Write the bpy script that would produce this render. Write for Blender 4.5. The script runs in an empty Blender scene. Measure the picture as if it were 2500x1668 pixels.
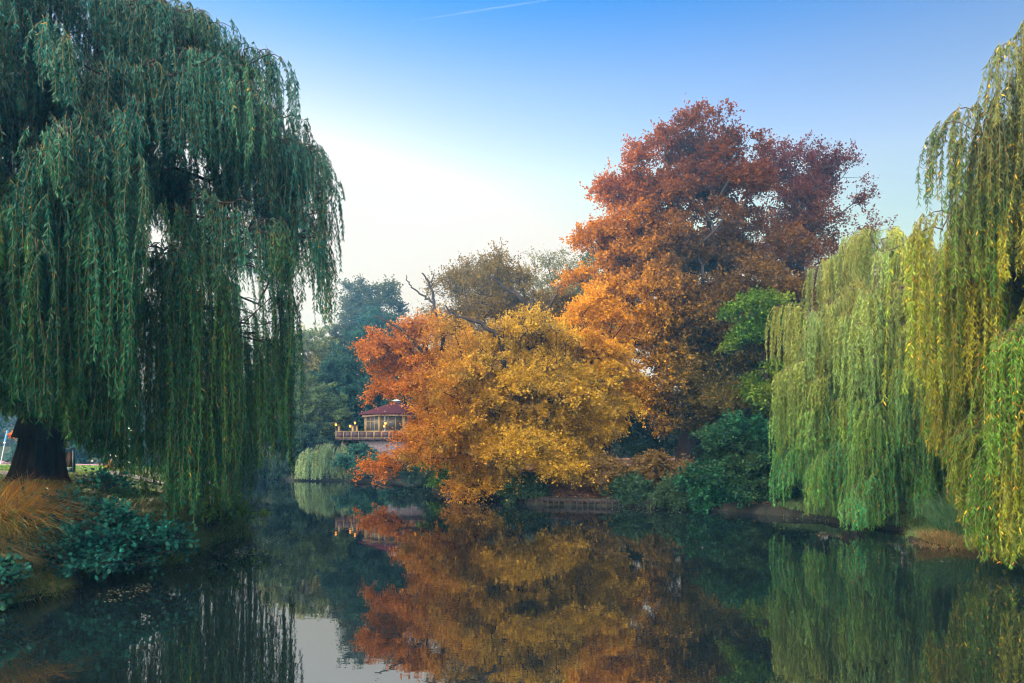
import bpy, math
import numpy as np
from mathutils import Vector

# ------------------------------------------------------------------ camera, sky, sun
SC = bpy.context.scene
S = 1.5                       # plan units -> metres (camera 4.5 m above the pond)
F, HOR = 1666.7, 1095.0       # focal length and horizon row in photograph pixels
rng = np.random.default_rng(11)
cam = bpy.data.cameras.new('camera'); cam.lens = 24; cam.sensor_width = 36
cam.shift_y = (HOR - 834) / 2500; cam.clip_end = 9000
co = bpy.data.objects.new('camera', cam); SC.collection.objects.link(co)
co.location = (0, 0, 3 * S); co.rotation_euler = (math.pi / 2, 0, 0); SC.camera = co
SUN_AZ, SUN_EL = math.radians(-21.5), math.radians(9.0)
W = bpy.data.worlds.new('World'); SC.world = W; W.use_nodes = True
nt = W.node_tree; bg = nt.nodes['Background']
sky = nt.nodes.new('ShaderNodeTexSky'); sky.sky_type = 'NISHITA'; sky.sun_disc = False
sky.sun_elevation = SUN_EL; sky.sun_rotation = SUN_AZ
sky.air_density = 1.0; sky.dust_density = 0.25; sky.ozone_density = 3.5
def wn(t, **k):
    q = nt.nodes.new(t)
    for a_, v_ in k.items(): setattr(q, a_, v_)
    return q
tcw = wn('ShaderNodeTexCoord'); sep = wn('ShaderNodeSeparateXYZ'); nt.links.new(tcw.outputs['Generated'], sep.inputs[0])
# deep blue overhead, milky low down
rp = wn('ShaderNodeValToRGB'); nt.links.new(sep.outputs['Z'], rp.inputs['Fac'])
for q_, (p_, c_) in enumerate(((0, (1.3, .80, .50)), (.22, (1.6, 1.02, .68)), (.36, (1.75, 1.10, .80)), (.47, (1.0, .82, .80)), (.58, (.0, .50, .82)), (1, (.0, .5, .85)))):
    e_ = rp.color_ramp.elements[q_] if q_ < 2 else rp.color_ramp.elements.new(p_)
    e_.position = p_; e_.color = (*c_, 1)
mu = wn('ShaderNodeMix', data_type='RGBA', blend_type='MULTIPLY'); mu.inputs['Factor'].default_value = 1
nt.links.new(sky.outputs[0], mu.inputs['A']); nt.links.new(rp.outputs[0], mu.inputs['B'])
# the glow round the low sun stays cream rather than burning out
rc = wn('ShaderNodeValToRGB'); nt.links.new(sep.outputs['Z'], rc.inputs['Fac'])
for q_, (p_, c_) in enumerate(((0, (1.0, .72, .40)), (.16, (1.0, .86, .62)), (.32, (1.0, .93, .84)), (.45, (1, 1, 1)))):
    e_ = rc.color_ramp.elements[q_] if q_ < 2 else rc.color_ramp.elements.new(p_)
    e_.position = p_; e_.color = (*c_, 1)
cs_ = wn('ShaderNodeVectorMath', operation='SCALE'); nt.links.new(rc.outputs[0], cs_.inputs[0]); cs_.inputs['Scale'].default_value = 2.72
mn_ = wn('ShaderNodeVectorMath', operation='MINIMUM'); nt.links.new(mu.outputs['Result'], mn_.inputs[0]); nt.links.new(cs_.outputs[0], mn_.inputs[1])
# warm fill glow added to the unseen sky behind the viewer, front-lighting trees
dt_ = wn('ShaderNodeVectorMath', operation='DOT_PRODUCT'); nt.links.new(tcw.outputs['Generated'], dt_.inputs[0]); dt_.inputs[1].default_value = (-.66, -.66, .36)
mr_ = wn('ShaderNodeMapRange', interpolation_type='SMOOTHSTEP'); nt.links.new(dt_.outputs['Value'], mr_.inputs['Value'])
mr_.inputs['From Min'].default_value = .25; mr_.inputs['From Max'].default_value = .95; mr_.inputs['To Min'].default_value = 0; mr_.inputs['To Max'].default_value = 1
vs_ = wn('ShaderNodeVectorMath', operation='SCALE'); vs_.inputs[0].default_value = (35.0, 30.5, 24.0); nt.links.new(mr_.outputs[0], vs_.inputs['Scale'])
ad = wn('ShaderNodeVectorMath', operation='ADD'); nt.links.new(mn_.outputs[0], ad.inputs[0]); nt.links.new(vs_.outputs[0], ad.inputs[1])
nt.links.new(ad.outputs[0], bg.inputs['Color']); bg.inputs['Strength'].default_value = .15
sl = bpy.data.lights.new('sun', 'SUN'); sl.energy = 5.0; sl.angle = math.radians(0.6); sl.color = (1.0, .80, .55)
so = bpy.data.objects.new('sun', sl); SC.collection.objects.link(so)
sd = Vector((math.sin(SUN_AZ) * math.cos(SUN_EL), math.cos(SUN_AZ) * math.cos(SUN_EL), math.sin(SUN_EL)))
so.rotation_euler = sd.to_track_quat('Z', 'Y').to_euler(); so.location = (-60, 150, 60)
SC.view_settings.view_transform = 'Standard'; SC.view_settings.look = 'None'
SC.view_settings.exposure = 1.38
SC.cycles.use_denoising = True; SC.cycles.pixel_filter_type = 'BLACKMAN_HARRIS'; SC.cycles.filter_width = 1.15
SC.cycles.max_bounces = 6; SC.cycles.diffuse_bounces = 3; SC.cycles.glossy_bounces = 3
SC.cycles.transmission_bounces = 4; SC.cycles.volume_bounces = 1; SC.cycles.transparent_max_bounces = 6
SC.cycles.sample_clamp_indirect = 6

# ------------------------------------------------------------------ materials
MATS = {}
def mat(name, col=(.5, .5, .5), rough=.7, spec=.3, metal=0, tint=None, noise=0, nscale=8, bump=0, bscale=20,
        trans=0, emit=None, estr=0, stretch=(1, 1, 1)):
    if name in MATS: return MATS[name]
    m = bpy.data.materials.new(name); m.use_nodes = True; MATS[name] = m
    n, l = m.node_tree.nodes, m.node_tree.links
    b = n['Principled BSDF']; out = n['Material Output']
    b.inputs['Roughness'].default_value = rough; b.inputs['Specular IOR Level'].default_value = spec
    b.inputs['Metallic'].default_value = metal
    src = None
    if tint:
        a = n.new('ShaderNodeAttribute'); a.attribute_name = tint; src = a.outputs['Color']
    if noise or bump:
        tc = n.new('ShaderNodeTexCoord'); mp = n.new('ShaderNodeMapping'); mp.inputs['Scale'].default_value = stretch
        l.new(tc.outputs['Object'], mp.inputs['Vector'])
    if noise:
        nz = n.new('ShaderNodeTexNoise'); nz.inputs['Scale'].default_value = nscale; nz.inputs['Detail'].default_value = 6
        l.new(mp.outputs[0], nz.inputs['Vector'])
        mr = n.new('ShaderNodeMapRange'); mr.inputs['From Min'].default_value = .3; mr.inputs['From Max'].default_value = .7
        mr.inputs['To Min'].default_value = 1 - noise; mr.inputs['To Max'].default_value = 1 + noise
        l.new(nz.outputs['Fac'], mr.inputs['Value'])
        mx = n.new('ShaderNodeMix'); mx.data_type = 'RGBA'; mx.blend_type = 'MULTIPLY'; mx.inputs['Factor'].default_value = 1
        if src: l.new(src, mx.inputs['A'])
        else: mx.inputs['A'].default_value = (*col, 1)
        l.new(mr.outputs[0], mx.inputs['B']); src = mx.outputs['Result']
    if src: l.new(src, b.inputs['Base Color'])
    else: b.inputs['Base Color'].default_value = (*col, 1)
    if bump:
        nb = n.new('ShaderNodeTexNoise'); nb.inputs['Scale'].default_value = bscale; nb.inputs['Detail'].default_value = 5
        l.new(mp.outputs[0], nb.inputs['Vector'])
        bp = n.new('ShaderNodeBump'); bp.inputs['Strength'].default_value = bump; bp.inputs['Distance'].default_value = .1
        l.new(nb.outputs['Fac'], bp.inputs['Height']); l.new(bp.outputs[0], b.inputs['Normal'])
    if trans:
        t = n.new('ShaderNodeBsdfTranslucent'); ms = n.new('ShaderNodeMixShader'); ms.inputs[0].default_value = trans
        if src: l.new(src, t.inputs['Color'])
        else: t.inputs['Color'].default_value = (*col, 1)
        l.new(b.outputs[0], ms.inputs[1]); l.new(t.outputs[0], ms.inputs[2]); l.new(ms.outputs[0], out.inputs['Surface'])
    if emit:
        b.inputs['Emission Color'].default_value = (*emit, 1); b.inputs['Emission Strength'].default_value = estr
    return m
LEAF = mat('leaf', tint='tint', rough=.5, spec=.12, trans=.42)
WLEAF = mat('willow_leaf', tint='tint', rough=.4, spec=.18, trans=.32)
BLADE = mat('blade', tint='tint', rough=.6, spec=.2, trans=.3)
BARK = mat('bark', (.075, .055, .045), .9, .1, noise=.45, nscale=3, bump=1, bscale=7, stretch=(1.6, 1.6, .22))
BARKD = mat('bark_dark', (.035, .027, .025), .9, .1, noise=.4, nscale=4, bump=.5, bscale=8, stretch=(1, 1, .3))
TWIG = mat('willow_twig', (.16, .12, .05), .7, .2)

# ------------------------------------------------------------------ mesh helpers
def A(x): return np.asarray(x, float)
def nrm(v): return v / np.maximum(np.linalg.norm(v, axis=-1, keepdims=True), 1e-9)
def px(x, y, Y):              # photograph pixel at depth Y -> plan units
    return np.array([(x - 1250) / F * Y, Y, 3 + (HOR - y) / F * Y])
class MB:
    def __init__(s): s.V = []; s.F = []; s.T = []; s.n = 0
    def add(s, v, f, tint=None):
        v = A(v).reshape(-1, 3); f = np.asarray(f, np.int64)
        if f.size == 0: return
        s.V.append(v); s.F.append(f + s.n)
        s.T.append(np.broadcast_to(A(tint if tint is not None else (1, 1, 1)), (len(f), 3))); s.n += len(v)
    def box(s, c, d, rot=0, tint=None):
        c = A(c); hx, hy, hz = A(d) / 2
        v = A([(x, y, z) for x in (-hx, hx) for y in (-hy, hy) for z in (-hz, hz)])
        ca, sa = math.cos(rot), math.sin(rot); v = v @ A([[ca, sa, 0], [-sa, ca, 0], [0, 0, 1]]) + c
        s.add(v, [(0, 1, 3, 2), (4, 6, 7, 5), (0, 4, 5, 1), (2, 3, 7, 6), (0, 2, 6, 4), (1, 5, 7, 3)], tint)
    def poly(s, pts, rad, K=8, tint=None, cap=True):     # a tube along a polyline
        P = A(pts); n = len(P); R = np.broadcast_to(A(rad), (n,))
        T = nrm(np.gradient(P, axis=0)); u = A((.31, .93, .17)) if abs(T[0][2]) > .5 else A((0, 0, 1.))
        rings = []
        a = np.arange(K) / K * 2 * math.pi
        for i in range(n):
            u = nrm(u - T[i] * (u @ T[i])); w = np.cross(T[i], u)
            rings.append(P[i] + R[i] * (np.cos(a)[:, None] * u + np.sin(a)[:, None] * w))
        k = np.arange(K); f = []
        for i in range(n - 1):
            f.append(np.stack([i * K + k, i * K + (k + 1) % K, (i + 1) * K + (k + 1) % K, (i + 1) * K + k], 1))
        n0 = s.n; s.add(np.concatenate(rings), np.concatenate(f), tint)
        if cap:
            for i in (0, n - 1):
                s.F.append((n0 + i * K + k)[None, :]); s.T.append(np.broadcast_to(A(tint if tint is not None else (1, 1, 1)), (1, 3)))
    def tubes(s, P0, P1, R0, R1, K=5, tint=None):
        P0, P1 = A(P0), A(P1); E = len(P0)
        if E == 0: return
        T = nrm(P1 - P0); u = np.where(np.abs(T[:, 2:3]) > .9, A([[1., 0, 0]]), A([[0, 0, 1.]]))
        u = nrm(np.cross(T, u)); w = np.cross(T, u); a = np.arange(K) / K * 2 * math.pi
        d = np.cos(a)[None, :, None] * u[:, None, :] + np.sin(a)[None, :, None] * w[:, None, :]
        v = np.stack([P0[:, None] + d * A(R0).reshape(-1, 1, 1), P1[:, None] + d * A(R1).reshape(-1, 1, 1)], 1)
        k = np.arange(K); f = np.stack([k, (k + 1) % K, K + (k + 1) % K, K + k], 1)
        s.add(v, (f[None] + (np.arange(E) * 2 * K)[:, None, None]).reshape(-1, 4), tint)
    def lathe(s, c, prof, K=16, tint=None, closed=True):
        c = A(c); a = np.arange(K) / K * 2 * math.pi; v = []
        for r, z in prof: v.append(np.stack([c[0] + r * np.cos(a), c[1] + r * np.sin(a), np.full(K, c[2] + z)], 1))
        k = np.arange(K); f = [np.stack([i * K + k, i * K + (k + 1) % K, (i + 1) * K + (k + 1) % K, (i + 1) * K + k], 1) for i in range(len(prof) - 1)]
        s.add(np.concatenate(v), np.concatenate(f), tint)
    def build(s, name, m, parent=None, org=(0, 0, 0), smooth=False):
        V = (np.concatenate(s.V) - A(org)) * S
        me = bpy.data.meshes.new(name)
        tot = [np.full(len(f), f.shape[1]) for f in s.F]; L = np.concatenate([f.ravel() for f in s.F]).astype(np.int32)
        tot = np.concatenate(tot); st = np.concatenate([[0], np.cumsum(tot)[:-1]]).astype(np.int32)
        me.vertices.add(len(V)); me.vertices.foreach_set('co', V.astype(np.float32).ravel())
        me.loops.add(len(L)); me.loops.foreach_set('vertex_index', L)
        me.polygons.add(len(st)); me.polygons.foreach_set('loop_start', st)
        T = np.concatenate(s.T)
        if T.min() < 1:
            at = me.attributes.new('tint', 'FLOAT_COLOR', 'FACE')
            at.data.foreach_set('color', np.concatenate([T, np.ones((len(T), 1))], 1).astype(np.float32).ravel())
        if smooth: me.polygons.foreach_set('use_smooth', np.ones(len(st), bool))
        me.materials.append(m); me.update(calc_edges=True)
        o = bpy.data.objects.new(name, me); SC.collection.objects.link(o)
        if parent is not None: o.parent = parent
        else: o.location = A(org) * S
        return o
def tag(o, label=None, cat=None, group=None, kind=None):
    if label: o['label'] = label
    if cat: o['category'] = cat
    if group: o['group'] = group
    if kind: o['kind'] = kind
    return o
def empty(name, loc, label, cat, group=None):
    o = bpy.data.objects.new(name, None); SC.collection.objects.link(o); o.location = A(loc) * S
    o.empty_display_size = .3
    return tag(o, label, cat, group)

def leaves(mb, C, D, N, L, Wd, T, shape='kite'):
    """one small flat leaf at each C along D with normal N"""
    n = len(C); D = nrm(D); Sd = nrm(np.cross(D, N)); N = np.cross(Sd, D)
    L = np.broadcast_to(A(L), (n,))[:, None]; Wd = np.broadcast_to(A(Wd), (n,))[:, None]
    if shape == 'kite': tp = [(0, 0, 0), (.42, .5, .06), (1, 0, 0), (.42, -.5, .06)]
    else: tp = [(0, 0, 0), (.25, .45, .05), (.62, .5, .06), (1, .08, 0), (1, -.08, 0), (.62, -.5, .06), (.25, -.45, .05)]
    v = np.stack([C + D * L * a + Sd * Wd * b + N * L * c for a, b, c in tp], 1)
    k = len(tp); mb.add(v, np.arange(n * k).reshape(n, k), T)

def grow(tips, trunk, rng, c=.35, step=1.0, r_tip=.012, R=.4, jit=.06, down=.7):
    P = [A(p) for p in trunk]; par = [-1] + list(range(len(P) - 1)); PL = [0.]
    for i in range(1, len(P)): PL.append(PL[-1] + np.linalg.norm(P[i] - P[i - 1]))
    cap = len(tips) * 12 + 64
    N = np.zeros((cap, 3)); N[:len(P)] = P; pl = np.zeros(cap); pl[:len(P)] = PL; dr = np.zeros((cap, 3)); dr[:len(P)] = (0, 0, 1)
    n = len(P); first = max(1, len(P) // 2)
    order = np.argsort(np.linalg.norm(tips - P[first], axis=1)); ends = []
    for i in order:
        p = tips[i]; q = N[first:n]; d = np.linalg.norm(q - p, axis=1)
        j = first + int(np.argmin(d + c * pl[first:n] + down * np.maximum(0, q[:, 2] - p[2]))); d = np.linalg.norm(N[j] - p)
        k = max(1, min(10, int(d / step))); ctrl = N[j] + dr[j] * d * .35; a0 = N[j].copy(); prev = j
        for s in range(1, k + 1):
            t = s / k; x = (1 - t) ** 2 * a0 + 2 * t * (1 - t) * ctrl + t * t * p
            if s < k: x = x + rng.normal(0, jit * d / k, 3)
            N[n] = x; pl[n] = pl[prev] + np.linalg.norm(x - N[prev]); dr[n] = nrm(x - N[prev]); par.append(prev); prev = n; n += 1
            if n >= cap: break
        ends.append((i, prev))
    N = N[:n]; par = np.array(par); cnt = np.zeros(n)
    for _, e in ends: cnt[e] += 1
    for i in range(n - 1, 0, -1): cnt[par[i]] += cnt[i]
    e = math.log(R / r_tip) / math.log(max(2, cnt[0])); r = r_tip * np.maximum(cnt, 1) ** e
    en = np.zeros(len(tips), int)
    for i, k in ends: en[i] = k
    return N, par, r, dr[:n], en

def skeleton_mesh(mb, N, par, r, ntrunk, K=6, flare=1.5):
    tr = r[:ntrunk].copy(); tr[0] *= flare
    mb.poly(N[:ntrunk], np.maximum(tr, r[:ntrunk]), K=12, cap=False)
    idx = np.arange(ntrunk, len(N)); big = r[idx] > .06
    for sel, k in ((big, K + 2), (~big, 4)):
        i = idx[sel]; j = par[i]; mb.tubes(N[j], N[i], np.minimum(r[j], r[i] * 1.5), r[i], k)

def lobes_pts(lobes, n, rng, power=.28, rag=.14):
    w = A([l[1][0] * l[1][1] * l[1][2] for l in lobes]) ** .85; w /= w.sum(); out = []
    for (c, rad, *_), k in zip(lobes, rng.multinomial(n, w)):
        d = nrm(rng.normal(size=(k, 3))); ph = rng.uniform(0, 6.28, 6)
        wob = 1 + rag * (np.sin(d[:, 0] * 5 + ph[0]) * np.sin(d[:, 2] * 6 + ph[1]) + np.sin(d[:, 1] * 6 + ph[2]) * np.sin(d[:, 2] * 9 + ph[3]) * .8 + rng.normal(0, .35, k))
        out.append(A(c) + d * A(rad) * (rng.uniform(.02, 1, k) ** power * wob)[:, None])
    return np.concatenate(out)

def tree(name, label, base, lobes, ntips, ntw, nlf, leaf, colfn, R=.35, group=None, flat=.5, trunk_top=None, lean=(0, 0),
         twig=.8, bark=BARKD, cat='tree', seed=1, power=.28, zmin=.25, shape='kite', c=.35, extra=None, rag=.14, bare=0, wl=.72, keep=None, layers=None, thin=None):
    rng = np.random.default_rng(seed); base = A(base)
    if layers:                              # boughs spread in shallow drooping sprays, with gaps between them
        nd, rd, th = layers; cc = lobes_pts(lobes, nd, rng, .42, rag); kk = max(3, ntips // nd); ax = A(trunk_top)[:2] if trunk_top is not None else base[:2]
        od = cc[:, :2] - ax; od = od / np.maximum(np.linalg.norm(od, axis=1, keepdims=True), .6); rr = np.repeat(rd * rng.uniform(.6, 1.35, nd), kk)
        th_ = rng.uniform(0, 6.28, nd * kk); q = rr * np.sqrt(rng.uniform(0, 1, nd * kk)); dx = np.stack([np.cos(th_) * q, np.sin(th_) * q], 1); O_ = np.repeat(od, kk, 0)
        tips = np.repeat(cc, kk, 0) + np.concatenate([dx, (-.38 * (dx * O_).sum(1) - .10 * q * q / rd + rng.normal(0, th, nd * kk))[:, None]], 1)
    else: tips = lobes_pts(lobes, ntips, rng, power, rag)
    tips[:, 2] = np.maximum(tips[:, 2], zmin + rng.uniform(0, .5, len(tips)))
    if keep is not None: tips = tips[keep(tips)]
    top = A(trunk_top) if trunk_top is not None else base + (lean[0], lean[1], (lobes[0][0][2] - base[2]) * .8)
    tt = np.linspace(0, 1, 6)[:, None]; trunk = base * (1 - tt) + top * tt + np.concatenate([np.zeros((1, 3)), rng.normal(0, .06, (5, 3))]) * (1, 1, 0)
    N, par, r, dr, en = grow(tips, trunk, rng, c=c, R=R, step=.8)
    root = empty(name, base, label, cat, group)
    mb = MB(); skeleton_mesh(mb, N, par, r, len(trunk))
    # twigs and leaves
    T0 = np.repeat(tips, ntw, 0); out = np.repeat(dr[en], ntw, 0)
    D = nrm(out * .8 + rng.normal(0, .75, T0.shape) * (1, 1, .6)); Lt = twig * rng.uniform(.45, 1.15, len(T0))
    P1 = T0 + D * Lt[:, None]; P1[:, 2] = np.maximum(P1[:, 2], zmin * .6)
    mb.tubes(T0, P1, np.full(len(T0), .010), np.full(len(T0), .003), 3)
    if extra: extra(mb, rng)
    mb.build('trunk', bark, root, base)
    k = nlf; has = rng.uniform(size=len(T0)) > bare
    if thin: has &= rng.uniform(size=len(T0)) > thin[1] * sm(T0[:, 2], thin[0] - 1, thin[0] + .8)
    T1, D1, L1 = T0[has], D[has], Lt[has]
    t = rng.uniform(.12, 1.12, (len(T1), k)); C = T1[:, None] + (D1 * L1[:, None])[:, None] * t[..., None]
    C = C + rng.normal(0, .085 * twig / .8, C.shape); C = C.reshape(-1, 3)
    C[:, 2] = np.maximum(C[:, 2], .04)
    Dd = np.repeat(D1, k, 0) * .7 + rng.normal(0, .7, C.shape)
    Nn = rng.normal(0, 1, C.shape) * (1 - flat) + A((0, 0, 1.3)) * flat
    col = colfn(C, rng) * np.repeat(rng.uniform(.72, 1.25, (len(T1), 1)), k, 0) * rng.uniform(.8, 1.2, (len(C), 1))
    ml = MB(); sz = leaf * rng.uniform(.65, 1.2, len(C)); leaves(ml, C, Dd, Nn, sz, sz * wl, np.clip(col, 0.001, .9), shape)
    ml.build('crown', LEAF, root, base)
    return root

def mixc(a, b, t): t = np.clip(t, 0, 1)[:, None]; return A(a) * (1 - t) + A(b) * t
def pal(cols, w=None):                                    # colours picked per leaf around a palette
    cols = A(cols)
    def f(C, rng):
        ph = np.sin(C[:, 0] * 1.1 + C[:, 2] * .7) + np.sin(C[:, 1] * .9 - C[:, 2] * 1.3) + rng.normal(0, .8, len(C))
        q = (ph - ph.min()) / (ph.max() - ph.min() + 1e-6) * (len(cols) - 1); i = np.clip(q.astype(int), 0, len(cols) - 2) if len(cols) > 1 else np.zeros(len(C), int)
        fr = (q - i)[:, None]; return cols[i] * (1 - fr) + cols[np.minimum(i + 1, len(cols) - 1)] * fr
    return f

def willow(name, label, base, limbs, tips, axis, nS, Lr, zend, leaf, spacing, col, R, seed=1, arc=(.5, 1.4), group=None, bark=BARK, wide=.17,
           bundle=.16, mat_leaf=None, cull=None, hang=(.08, .45), limb_r=None, trunk_mesh=None, drop=.32):
    rng = np.random.default_rng(seed); base = A(base)
    N, par, r, dr, en = grow(tips, limbs, rng, c=.25, R=R, step=.9, jit=.05)
    root = empty(name, base, label, 'willow tree', group)
    mb = MB()
    if trunk_mesh: trunk_mesh(mb)
    skeleton_mesh(mb, N, par, r, len(limbs), K=8)
    n = len(tips); d = tips[:, :2] - A(axis)[None]; d = nrm(d + rng.normal(0, 1.1, d.shape))
    a = rng.uniform(*arc, n); Lb = rng.uniform(*Lr, n) if not callable(Lr) else Lr(tips, rng)
    # bough arcs
    ts = np.linspace(0, 1, 5)
    def arcp(i, t):
        h = (a[i] * t)[:, None]; out = tips[i].copy(); out[:, :2] += d[i] * h; out[:, 2] += a[i] * (.45 * t - .85 * t * t); return out
    for q in range(4): mb.tubes(arcp(np.arange(n), np.full(n, ts[q])), arcp(np.arange(n), np.full(n, ts[q + 1])), np.full(n, .018 - .004 * q), np.full(n, .014 - .004 * q), 4)
    mb.build('trunk', bark, root, base, smooth=False)
    i = np.repeat(np.arange(n), nS); m = len(i); t0 = rng.uniform(0, 1, m) ** .8
    P = arcp(i, t0) + rng.normal(0, bundle, (m, 3)) * (1, 1, .5)
    az = np.arctan2(d[i, 1], d[i, 0]) + rng.normal(0, .7, m); hd = np.stack([np.cos(az), np.sin(az)], 1)
    h = rng.uniform(*hang, m); Ls = Lb[i] * (1 - rng.uniform(0, 1, m) ** 2 * .6)
    Ls = np.minimum(Ls, P[:, 2] - zend(P, rng)); ok = Ls > .25
    if cull is not None: ok &= ~cull(P, Ls, rng)
    P, hd, h, Ls, i, t0 = P[ok], hd[ok], h[ok], Ls[ok], i[ok], t0[ok]; m = len(P)
    ph = rng.uniform(0, 6.28, (m, 2)); sw = rng.uniform(.02, .09, m)
    def pos(k, s):
        o = P[k].copy(); e = (h[k] * (1 - np.exp(-s / .55)))[:, None]; o[:, :2] += hd[k] * e
        o[:, 0] += sw[k] * np.sin(s * 1.3 + ph[k, 0]) ; o[:, 1] += sw[k] * np.sin(s * 1.1 + ph[k, 1])
        o[:, 2] -= s - .12 * (1 - np.exp(-s / .4)); return o
    tw = MB(); kk = np.arange(m); NS = 6
    for q in range(NS): tw.tubes(pos(kk, Ls * q / NS), pos(kk, Ls * (q + 1) / NS), np.full(m, .006), np.full(m, .005), 3)
    tw.build('twigs', TWIG, root, base)
    cnt = np.maximum(3, (Ls / spacing).astype(int)); k = np.repeat(kk, cnt); s = rng.uniform(0, 1, len(k)) * Ls[k]
    C = pos(k, s); az = rng.uniform(0, 6.28, len(k)); dn = rng.uniform(.7, 2.6, len(k)); 
    D = np.stack([np.cos(az), np.sin(az), -dn], 1); Nn = rng.normal(0, 1, C.shape)
    bt = rng.uniform(.62, 1.4, n)[i][k][:, None]; mixb = rng.uniform(0, 1, n)[i][k]
    T = col(C, rng, mixb, s / np.maximum(Ls[k], .1)) * bt * rng.uniform(.75, 1.25, (len(C), 1))
    sz = leaf * rng.uniform(.6, 1.2, len(C)); ml = MB(); leaves(ml, C, D, Nn, sz, sz * wide, np.clip(T, .001, .9))
    ml.build('crown', mat_leaf or WLEAF, root, base)
    return root

def blades(mb, B, D, L, droop, w, T, seg=4, rise=1.0):
    """arching grass blades: base B, horizontal dir D, length L"""
    n = len(B); D = nrm(np.concatenate([D, np.zeros((n, 1))], 1)); L = np.broadcast_to(A(L), (n,)); droop = np.broadcast_to(A(droop), (n,))
    sd = np.cross(D, A((0, 0, 1.))); pts = []
    for q in range(seg + 1):
        t = q / seg; x = L * (t * .25 + droop * t ** 1.7 * .75); z = L * rise * (t - droop * .75 * t ** 2.3)
        pts.append(B + D * x[:, None] + A((0, 0, 1.)) * z[:, None])
    W_ = [w * (1 - (q / seg) ** 1.5 * .92) for q in range(seg + 1)]
    v = np.stack([np.stack([p - sd * W_[q] / 2, p + sd * W_[q] / 2], 1) for q, p in enumerate(pts)], 1)
    f = A([[2 * q, 2 * q + 1, 2 * q + 3, 2 * q + 2] for q in range(seg)]).astype(int)
    mb.add(v, (f[None] + (np.arange(n) * 2 * (seg + 1))[:, None, None]).reshape(-1, 4), np.repeat(T, seg, 0))

# ------------------------------------------------------------------ the pond outline and the lie of the land
POND = A([(-16, 1), (-13.5, 6), (-10.6, 10.5), (-9.9, 12.8), (-9.3, 14), (-10.3, 16.2), (-9.9, 17.4), (-9.0, 18), (-9.0, 19.5), (-9.4, 22), (-8.9, 23.5), (-11, 28), (-14.5, 36),
          (-18.5, 46), (-25, 57), (-30, 66), (-26, 68), (-20, 64.5), (-14, 63), (-9, 60), (-6.2, 54), (-5.4, 47), (-3.9, 43.2), (1.2, 36.5), (6.6, 35), (10.8, 32.2),
          (12.5, 29.5), (13.2, 26.5), (14.3, 24.4), (13.0, 22.6), (12.6, 21), (14.2, 20.3), (16, 19), (17.2, 15), (16.5, 9), (15, 3), (10, .6), (0, .2), (-9, .4)])
def sdist(X, Y):                # distance to the shore, negative over water
    P = np.stack([X, Y], -1); best = np.full(X.shape, 1e9); ins = np.zeros(X.shape, bool)
    for i in range(len(POND)):
        a, b = POND[i], POND[(i + 1) % len(POND)]; ab = b - a
        t = np.clip(((P - a) @ ab) / (ab @ ab), 0, 1); best = np.minimum(best, np.linalg.norm(P - a - t[..., None] * ab, axis=-1))
        c = ((a[1] > Y) != (b[1] > Y)) & (X < (b[0] - a[0]) * (Y - a[1]) / (b[1] - a[1] + 1e-12) + a[0]); ins ^= c
    return np.where(ins, -best, best)
def sm(x, a, b): t = np.clip((x - a) / (b - a), 0, 1); return t * t * (3 - 2 * t)
def height(X, Y):
    X, Y = np.asarray(X, float), np.asarray(Y, float); s = sdist(X, Y)
    left = sm(-X - .25 * np.maximum(0, Y - 25), 5.5, 7.5) * (1 - sm(Y, 34, 50))
    right = sm(X, 11, 14) * (1 - sm(Y, 28, 33))
    wob = .06 * np.sin(X * 1.7 + Y * .6) + .05 * np.sin(Y * 2.3 - X * .9)
    hl = .12 + .95 * sm(s, 0, 1.2) + .9 * sm(s, .8, 5.0) + .25 * sm(s, 5, 25) + wob
    hf = .38 + 1.25 * sm(s, .3, 8) + .15 * sm(s, 8, 20) + wob * sm(s, .5, 2)
    hr = .08 + .6 * sm(s, 0, 2.5) + 1.15 * sm(s, 1.5, 14) + wob
    hl_ = hl * left + hr * right + hf * (1 - left - right)
    back = sm(Y, 66, 76) * (1 - sm(X, 0, 10)) * 1.4
    berm = 8.5 * np.maximum(sm(Y, 107, 124), np.maximum(sm(np.abs(X), 98, 125), sm(-Y, 25, 45)))
    return np.where(s > 0, hl_ + back + berm, -1.1 * sm(-s, -.01, .9) - .05 + .0 * s)
def H(x, y): return float(height(A([x]), A([y]))[0])

gx = np.concatenate([np.linspace(-165, -46, 28), np.arange(-44, 44, .42), np.linspace(46, 165, 28)])
gy = np.concatenate([np.linspace(-60, -2, 12), np.arange(-.5, 80, .42), np.linspace(82, 165, 26)])
GX, GY = np.meshgrid(gx, gy, indexing='ij'); GZ = height(GX, GY)
nx, ny = GX.shape; i, j = np.meshgrid(np.arange(nx - 1), np.arange(ny - 1), indexing='ij')
fc = np.stack([i * ny + j, (i + 1) * ny + j, (i + 1) * ny + j + 1, i * ny + j + 1], -1).reshape(-1, 4)
cx, cy = GX[:-1, :-1].ravel(), GY[:-1, :-1].ravel(); ss = sdist(cx, cy)
lf = (sm(-cx - .25 * np.maximum(0, cy - 25), 5.5, 7.5) * (1 - sm(cy, 80, 90)))[:, None]
nz = rng.uniform(0, 1, (len(cx), 1)) * .35 + .35 * (np.sin(cx * .9 + cy * .37) * np.sin(cy * .8))[:, None]
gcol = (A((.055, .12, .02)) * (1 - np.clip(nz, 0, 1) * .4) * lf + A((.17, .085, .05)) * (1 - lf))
gcol = np.where((ss < 2.2)[:, None] & (lf > .5), gcol * .55 + A((.05, .055, .02)) * .5, gcol)
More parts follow.
